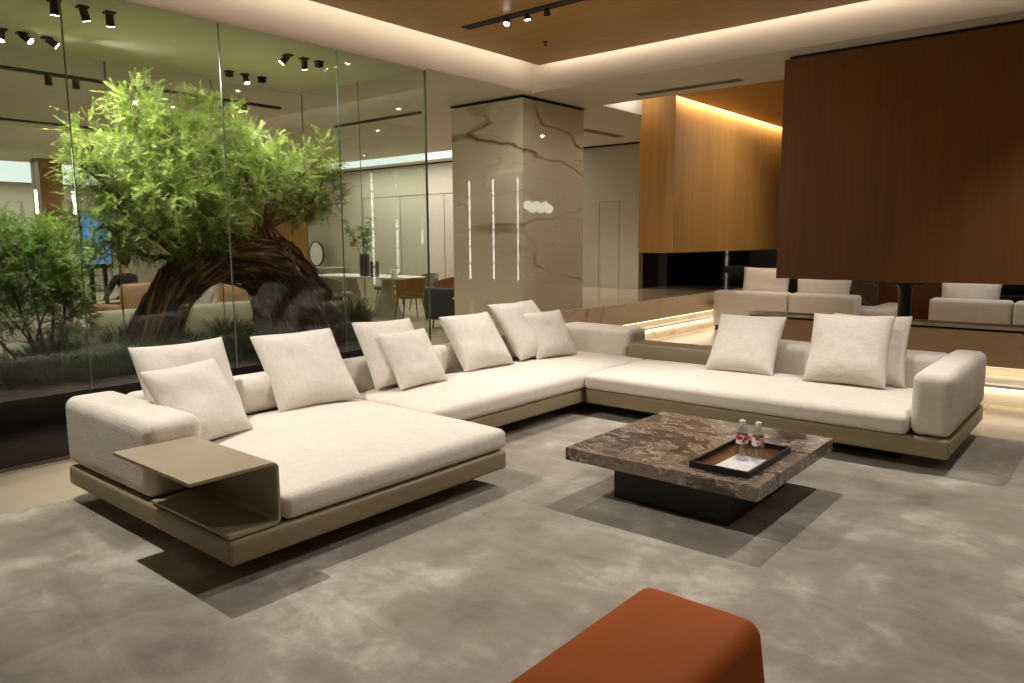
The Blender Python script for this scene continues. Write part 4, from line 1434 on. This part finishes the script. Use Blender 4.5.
def dining_chair(x, y, rz, mat, label):
    t = thing('dining_chair', (0, 0, 0), label, 'chair', 'chairs around the dining table')
    soft('seat', (-.25, -.25, .40), (.25, .24, .49), .04, M[mat], t, puff=.01, n=6, seg=3)
    bm = bmesh.new()
    N_, Z_ = 18, 8
    rows = []
    for s in (0, 1):
        for k in range(Z_ + 1):
            z = .44 + .34 * k / Z_
            row = []
            for j in range(N_ + 1):
                a = math.radians(195 + 150 * j / N_)
                r = .29 + .03 * k / Z_ - s * .045
                zz = z if k < Z_ else z - .10 * abs(j / N_ * 2 - 1) ** 2
                row.append(bm.verts.new((r * math.cos(a), r * math.sin(a) + .02, zz - (.10 * abs(j / N_ * 2 - 1) ** 2 * k / Z_ if k < Z_ else 0))))
            rows.append(row)
    h_ = Z_ + 1
    for s in (0, 1):
        for k in range(Z_):
            for j in range(N_):
                bm.faces.new((rows[s * h_ + k][j], rows[s * h_ + k][j + 1], rows[s * h_ + k + 1][j + 1], rows[s * h_ + k + 1][j]))
    for k in (0, Z_):
        for j in range(N_):
            bm.faces.new((rows[k][j], rows[k][j + 1], rows[h_ + k][j + 1], rows[h_ + k][j]))
    for j in (0, N_):
        for k in range(Z_):
            bm.faces.new((rows[k][j], rows[k + 1][j], rows[h_ + k + 1][j], rows[h_ + k][j]))
    bmesh.ops.recalc_face_normals(bm, faces=bm.faces[:])
    obj('backrest', bm, M[mat], t, True, 50)
    for sx in (-1, 1):
        for sy in (-1, 1):
            tube_obj('leg', [(sx * .17, sy * .16, .41), (sx * .23, sy * .22, 0)], [.014, .010], M['black'], t, 8)
    t.location = (x, y, 0); t.rotation_euler = (0, 0, rz)
    return t
dining_chair(-12.75, 8.85, 0, 'grey_fabric', 'grey round-backed dining chair at the near side, next to the trunk')
dining_chair(-11.75, 8.75, 0, 'grey_fabric', 'grey round-backed dining chair in the middle of the near side')
dining_chair(-10.25, 9.3, 1.2, 'tan_leather', 'tan leather dining chair at the near corner of the white table')
dining_chair(-9.95, 9.85, 1.57, 'tan_leather', 'tan leather dining chair at the head of the white table')
dining_chair(-11.3, 10.65, math.pi, 'olive_fabric', 'olive dining chair at the far side, nearer its tan head chair')
dining_chair(-12.4, 10.65, math.pi, 'olive_fabric', 'olive dining chair at the far side behind the vases')
# things on the table
def vase(x, y, r, h, label, branch=False):
    v = thing('vase', (x, y, .755), label, 'vase')
    bm = bmesh.new(); lathe(bm, [(0, 0), (r * .9, 0), (r, .02), (r, h - .02), (r * .86, h), (r * .8, h), (r * .8, h * .4), (0, h * .4)], (x, y, .755), 24)
    obj('body', bm, M['ceramic'], v)
    if branch:
        rr = random.Random(3)
        bm = bmesh.new(); C_, D_, S_ = [], [], []
        for q in range(6):
            e = Vector((x - rr.uniform(-.35, .75), y - rr.uniform(-.3, .3), .755 + h + rr.uniform(.3, .75)))
            b = Vector((x, y, .755 + h * .5))
            m_ = b.lerp(e, .5) + Vector((0, 0, .12))
            tube(bm, [b, m_, e], [.006, .005, .002], 5)
            for k in range(34):
                f = rr.uniform(.35, 1)
                c = b.lerp(m_, min(1, f * 2)) if f < .5 else m_.lerp(e, f * 2 - 1)
                C_.append(np.array(c)); D_.append(np.array([rr.gauss(0, 1), rr.gauss(0, 1), rr.gauss(0, .5)])); S_.append(rr.uniform(.6, 1.0))
        bmesh.ops.recalc_face_normals(bm, faces=bm.faces[:])
        obj('twigs', bm, M['bark'], v)
        T2 = spray_templates(5, rr, .05, 4, .16, .012)
        scatter_sprays('leaves', C_, D_, S_, T2, rr, M['leaf_dark'], v)
vase(-11.78, 9.5, .10, .44, 'tall dark brown vase with thin green branches on the white table', True)
vase(-11.42, 9.45, .085, .30, 'shorter dark brown vase on the white table', False)
cp = thing('cup_stack', (-10.9, 9.5, .755), 'small stack of white cups on the white dining table', 'cups')
for j in range(3):
    bm = bmesh.new(); lathe(bm, [(0, 0), (.05, 0), (.085, .05), (.08, .05), (.045, .008), (0, .008)], (-10.9, 9.5, .756 + j * .05), 20)
    obj('cup', bm, M['white_gloss'], cp)
# console and mirror by the dining wall
co = thing('console_table', (-15.6, 11.1, 0), 'grey console cabinet against the dining wall', 'cabinet')
box('carcass', (-16.6, 10.85, .12), (-14.9, 11.4, .80), M['grey_fabric'], co, .01)
box('worktop', (-16.62, 10.83, .80), (-14.88, 11.42, .83), M['white_marble'], co, .003)
for x in (-16.5, -15.0):
    for y in (10.92, 11.33):
        box('leg', (x - .02, y - .02, 0), (x + .02, y + .02, .12), M['black'], co)
mr = thing('round_mirror', (-15.75, 11.25, .83), 'round black-framed mirror standing on the grey console', 'mirror')
bm = bmesh.new()
rr_, N_ = .29, 40
for (ra, rb, y0_, y1_) in ((rr_ - .02, rr_ + .01, -.02, .02),):
    vs = [[bm.verts.new((-15.75 + r * math.cos(2 * math.pi * k / N_), 11.2 + y, 1.14 + r * 1.05 * math.sin(2 * math.pi * k / N_))) for k in range(N_)] for r, y in ((ra, y0_), (rb, y0_), (rb, y1_), (ra, y1_))]
    for a in range(4):
        for k in range(N_):
            bm.faces.new((vs[a][k], vs[a][(k + 1) % N_], vs[(a + 1) % 4][(k + 1) % N_], vs[(a + 1) % 4][k]))
bmesh.ops.recalc_face_normals(bm, faces=bm.faces[:])
obj('frame', bm, M['black'], mr)
bm = bmesh.new()
f_ = [bm.verts.new((-15.75 + (rr_ - .015) * math.cos(2 * math.pi * k / N_), 11.19, 1.14 + (rr_ - .015) * 1.05 * math.sin(2 * math.pi * k / N_))) for k in range(N_)]
g_ = [bm.verts.new((v.co.x, 11.21, v.co.z)) for v in f_]
bm.faces.new(f_); bm.faces.new(g_[::-1])
for k in range(N_):
    bm.faces.new((f_[k], g_[k], g_[(k + 1) % N_], f_[(k + 1) % N_]))
bmesh.ops.recalc_face_normals(bm, faces=bm.faces[:])
mm_ = Mat('silver_mirror'); mm_.principled((.8, .8, .78, 1), .03, 1.0)
obj('mirror_glass', bm, mm_.m, mr, smooth=False)
tag(box('wall_switch', (-14.75, 11.455, 1.32), (-14.55, 11.47, 1.44), plain('red_brown_plate', srgb(140, 84, 66), 0.5)), 'small reddish switch plate on the dining wall above the console', 'switch')

# dark armchair between glass corner and column
def armchair(x, y, rz, mat, label, w=.8, h=.68):
    t = thing('armchair', (0, 0, 0), label, 'armchair', None)
    soft('seat', (-w / 2 + .1, -.35, .15), (w / 2 - .1, .35, .42), .05, M[mat], t, puff=.02, n=6, seg=3)
    soft('backrest', (-w / 2, -.45, .15), (w / 2, -.27, h), .06, M[mat], t, n=6, seg=3)
    for s in (-1, 1):
        soft('armrest', (min(s * w / 2, s * (w / 2 - .14)), -.38, .15), (max(s * w / 2, s * (w / 2 - .14)), .36, .56), .05, M[mat], t, n=6, seg=3)
        for q in (-.3, .28):
            tube_obj('leg', [(s * (w / 2 - .1), q, .16), (s * (w / 2 - .08), q, 0)], [.016, .012], M['black'], t, 8)
    t.location = (x, y, 0); t.rotation_euler = (0, 0, rz)
    return t
armchair(-8.72, 9.0, .15, 'dark_fabric', 'charcoal armchair between the end glass and the marble column')

# far lounge left of the trunk
fs = thing('lounge_sofa', (-10.1, 4.9, 0), 'pale sofa beyond the rear glass, seen through the tree', 'sofa')
soft('seat', (-10.7, 3.6, .12), (-9.75, 6.6, .42), .06, M['grey_fabric'], fs, n=8, seg=3)
soft('backrest', (-9.78, 3.6, .1), (-9.5, 6.6, .62), .08, M['grey_fabric'], fs, n=8, seg=3)
box('plinth', (-10.6, 3.8, 0), (-9.7, 6.4, .12), M['matte_black'], fs)
def far_pillow(c, yaw, lean, s, label, mat, seed):
    pillow(c, yaw, lean, 0, s, label, seed, .09, 'pillows on the sofa beyond the rear glass', mat)
far_pillow((-9.95, 5.05, .66), 185, 20, .55, 'pale pillow on the far sofa seen inside the trunk arch', 'pillow', 61)
far_pillow((-9.95, 5.65, .66), 178, 20, .55, 'peach pillow on the far sofa between two pale ones', 'peach_fabric', 62)
far_pillow((-9.95, 6.2, .66), 182, 20, .55, 'pale pillow at the far end of the far sofa', 'pillow', 63)
armchair(-11.55, 4.82, 1.9, 'peach_fabric', 'peach armchair behind the seated person', .8, .86)
armchair(-11.7, 3.5, 1.6, 'sofa', 'cream armchair left of the seated person', .9, .8)
# blue screen
sc_ = thing('display_screen', (-14.1, 5.6, 0), 'upright display screen glowing pale blue behind the tree', 'screen')
box('housing', (-14.1, 5.16, 1.0), (-14.02, 5.66, 2.0), M['black'], sc_, .004)
def mk_screen():
    m = Mat('blue_screen')
    n = m.noise(m.coord(), 2.2, 4)
    e = m.n('Emission'); e.inputs[1].default_value = .9
    m.l(m.ramp(n, [(0.35, srgb(60, 120, 190)), (0.55, srgb(120, 180, 225)), (0.7, srgb(200, 225, 240))]), e.inputs[0])
    m.l(e.outputs[0], m.out.inputs[0])
    return m.m
box('display', (-14.02, 5.19, 1.08), (-14.01, 5.63, 1.97), mk_screen(), sc_)
for y in (5.3, 5.52):
    box('stand', (-14.09, y - .03, 0), (-14.03, y + .03, 1.0), M['black'], sc_)
# brown square pillar with two wall lights far left
pb = thing('wood_pillar', (-16.9, 5.7, 0), 'square brown pillar far behind the shrub', 'column')
box('shaft', (-17.2, 5.5, 0), (-16.75, 5.92, ZC), M['brown_wood'], pb, .004)
for (x, y, w, lb) in ((-16.6, 5.36, .05, 'thin upright light tube left of the brown pillar'), (-16.6, 6.05, .09, 'thicker upright light tube right of the brown pillar')):
    t = thing('light_tube', (x, y, 2.0), lb, 'lamp', 'upright light tubes by the brown pillar')
    tube_obj('glass_tube', [(x, y, 2.02), (x, y, 2.48)], w / 2, M['pendant'], t, 12)
    tube_obj('cable', [(x, y, 2.48), (x, y, ZC)], .006, M['black'], t, 6)

# seated person, dark clothes, back turned three-quarters
def person(x, y, rz):
    t = thing('person', (0, 0, 0), 'seated person in black clothes in the peach armchair beyond the garden', 'person')
    V = {'pelvis': (0, 0, .50, .14, .11), 'waist': (0, .01, .66, .125, .095), 'chest': (0, .03, .85, .15, .11), 'neck': (0, .04, 1.02, .052, .052), 'head0': (0, .055, 1.10, .07, .078),
         'head1': (0, .06, 1.20, .074, .088), 'head2': (0, .055, 1.26, .05, .055),
         'shL': (-.17, .03, .95, .055, .055), 'elL': (-.24, .12, .72, .042, .042), 'wrL': (-.12, .34, .62, .026, .026),
         'shR': (.17, .03, .95, .055, .055), 'elR': (.24, .12, .72, .042, .042), 'wrR': (.12, .34, .62, .026, .026),
         'hipL': (-.09, .04, .50, .085, .08), 'knL': (-.12, .46, .50, .06, .06), 'anL': (-.12, .48, .10, .038, .038), 'toL': (-.13, .62, .04, .03, .028),
         'hipR': (.09, .04, .50, .085, .08), 'knR': (.12, .46, .50, .06, .06), 'anR': (.12, .48, .10, .038, .038), 'toR': (.13, .62, .04, .03, .028)}
    E_ = [('pelvis', 'waist'), ('waist', 'chest'), ('chest', 'neck'), ('neck', 'head0'), ('head0', 'head1'), ('head1', 'head2'), ('chest', 'shL'), ('shL', 'elL'), ('elL', 'wrL'),
          ('chest', 'shR'), ('shR', 'elR'), ('elR', 'wrR'), ('pelvis', 'hipL'), ('hipL', 'knL'), ('knL', 'anL'), ('anL', 'toL'), ('pelvis', 'hipR'), ('hipR', 'knR'), ('knR', 'anR'), ('anR', 'toR')]
    for sd, sx in (('L', -1), ('R', 1)):
        V['pa' + sd] = (sx * .10, .40, .60, .026, .014)
        E_.append(('wr' + sd, 'pa' + sd))
        for q in range(4):
            V['f%d' % q + sd] = (sx * (.10 + (q - 1.5) * .017), .47 - .006 * abs(q - 1.5), .585, .008, .008)
            E_.append(('pa' + sd, 'f%d' % q + sd))
        V['th' + sd] = (sx * .055, .43, .605, .009, .009)
        E_.append(('pa' + sd, 'th' + sd))
    names = list(V)
    me = bpy.data.meshes.new('body')
    me.from_pydata([V[n][:3] for n in names], [(names.index(a), names.index(b)) for a, b in E_], [])
    o = link(bpy.data.objects.new('body', me), t)
    sk = o.modifiers.new('skin', 'SKIN')
    for i, n in enumerate(names):
        me.skin_vertices[0].data[i].radius = V[n][3:5]
        me.skin_vertices[0].data[i].use_root = (n == 'pelvis')
    o.modifiers.new('sub', 'SUBSURF').levels = 2
    o.modifiers['sub'].render_levels = 2
    m = Mat('skin_and_black_clothes')
    sx_ = m.n('SeparateXYZ'); m.l(m.coord(), sx_.inputs[0])
    headz = m.math('GREATER_THAN', sx_.outputs[2], 1.0)
    hand = m.math('MULTIPLY', m.math('GREATER_THAN', sx_.outputs[1], .35), m.math('GREATER_THAN', sx_.outputs[2], .575))
    m.principled(m.mix(m.math('MAXIMUM', headz, hand), srgb(26, 26, 29), srgb(196, 144, 112)), .8)
    me.materials.append(m.m)
    bm = bmesh.new(); bmesh.ops.create_uvsphere(bm, u_segments=24, v_segments=16, radius=1)
    for v in bm.verts:
        x_, y_, z_ = v.co
        v.co = Vector((x_ * .086, y_ * .10 + .035, z_ * .105 + 1.215))
    bmesh.ops.delete(bm, geom=[v for v in bm.verts if v.co.y > .09 and v.co.z < 1.25], context='VERTS')
    obj('hair', bm, M['cloth_black'], t)
    for sx in (-1, 1):
        bm = bmesh.new(); bmesh.ops.create_uvsphere(bm, u_segments=10, v_segments=8, radius=.010)
        bmesh.ops.translate(bm, verts=bm.verts[:], vec=(sx * .03, .138, 1.175)); obj('eye', bm, M['black'], t)
    bm = bmesh.new(); bmesh.ops.create_cone(bm, segments=8, radius1=.016, radius2=.004, depth=.045, cap_ends=True)
    bmesh.ops.rotate(bm, verts=bm.verts[:], matrix=Matrix.Rotation(-.4, 3, 'X')); bmesh.ops.translate(bm, verts=bm.verts[:], vec=(0, .148, 1.15))
    obj('nose', bm, M['skin'], t)
    t.location = (x, y, 0); t.rotation_euler = (0, 0, rz)
person(-11.5, 4.82, 1.9)
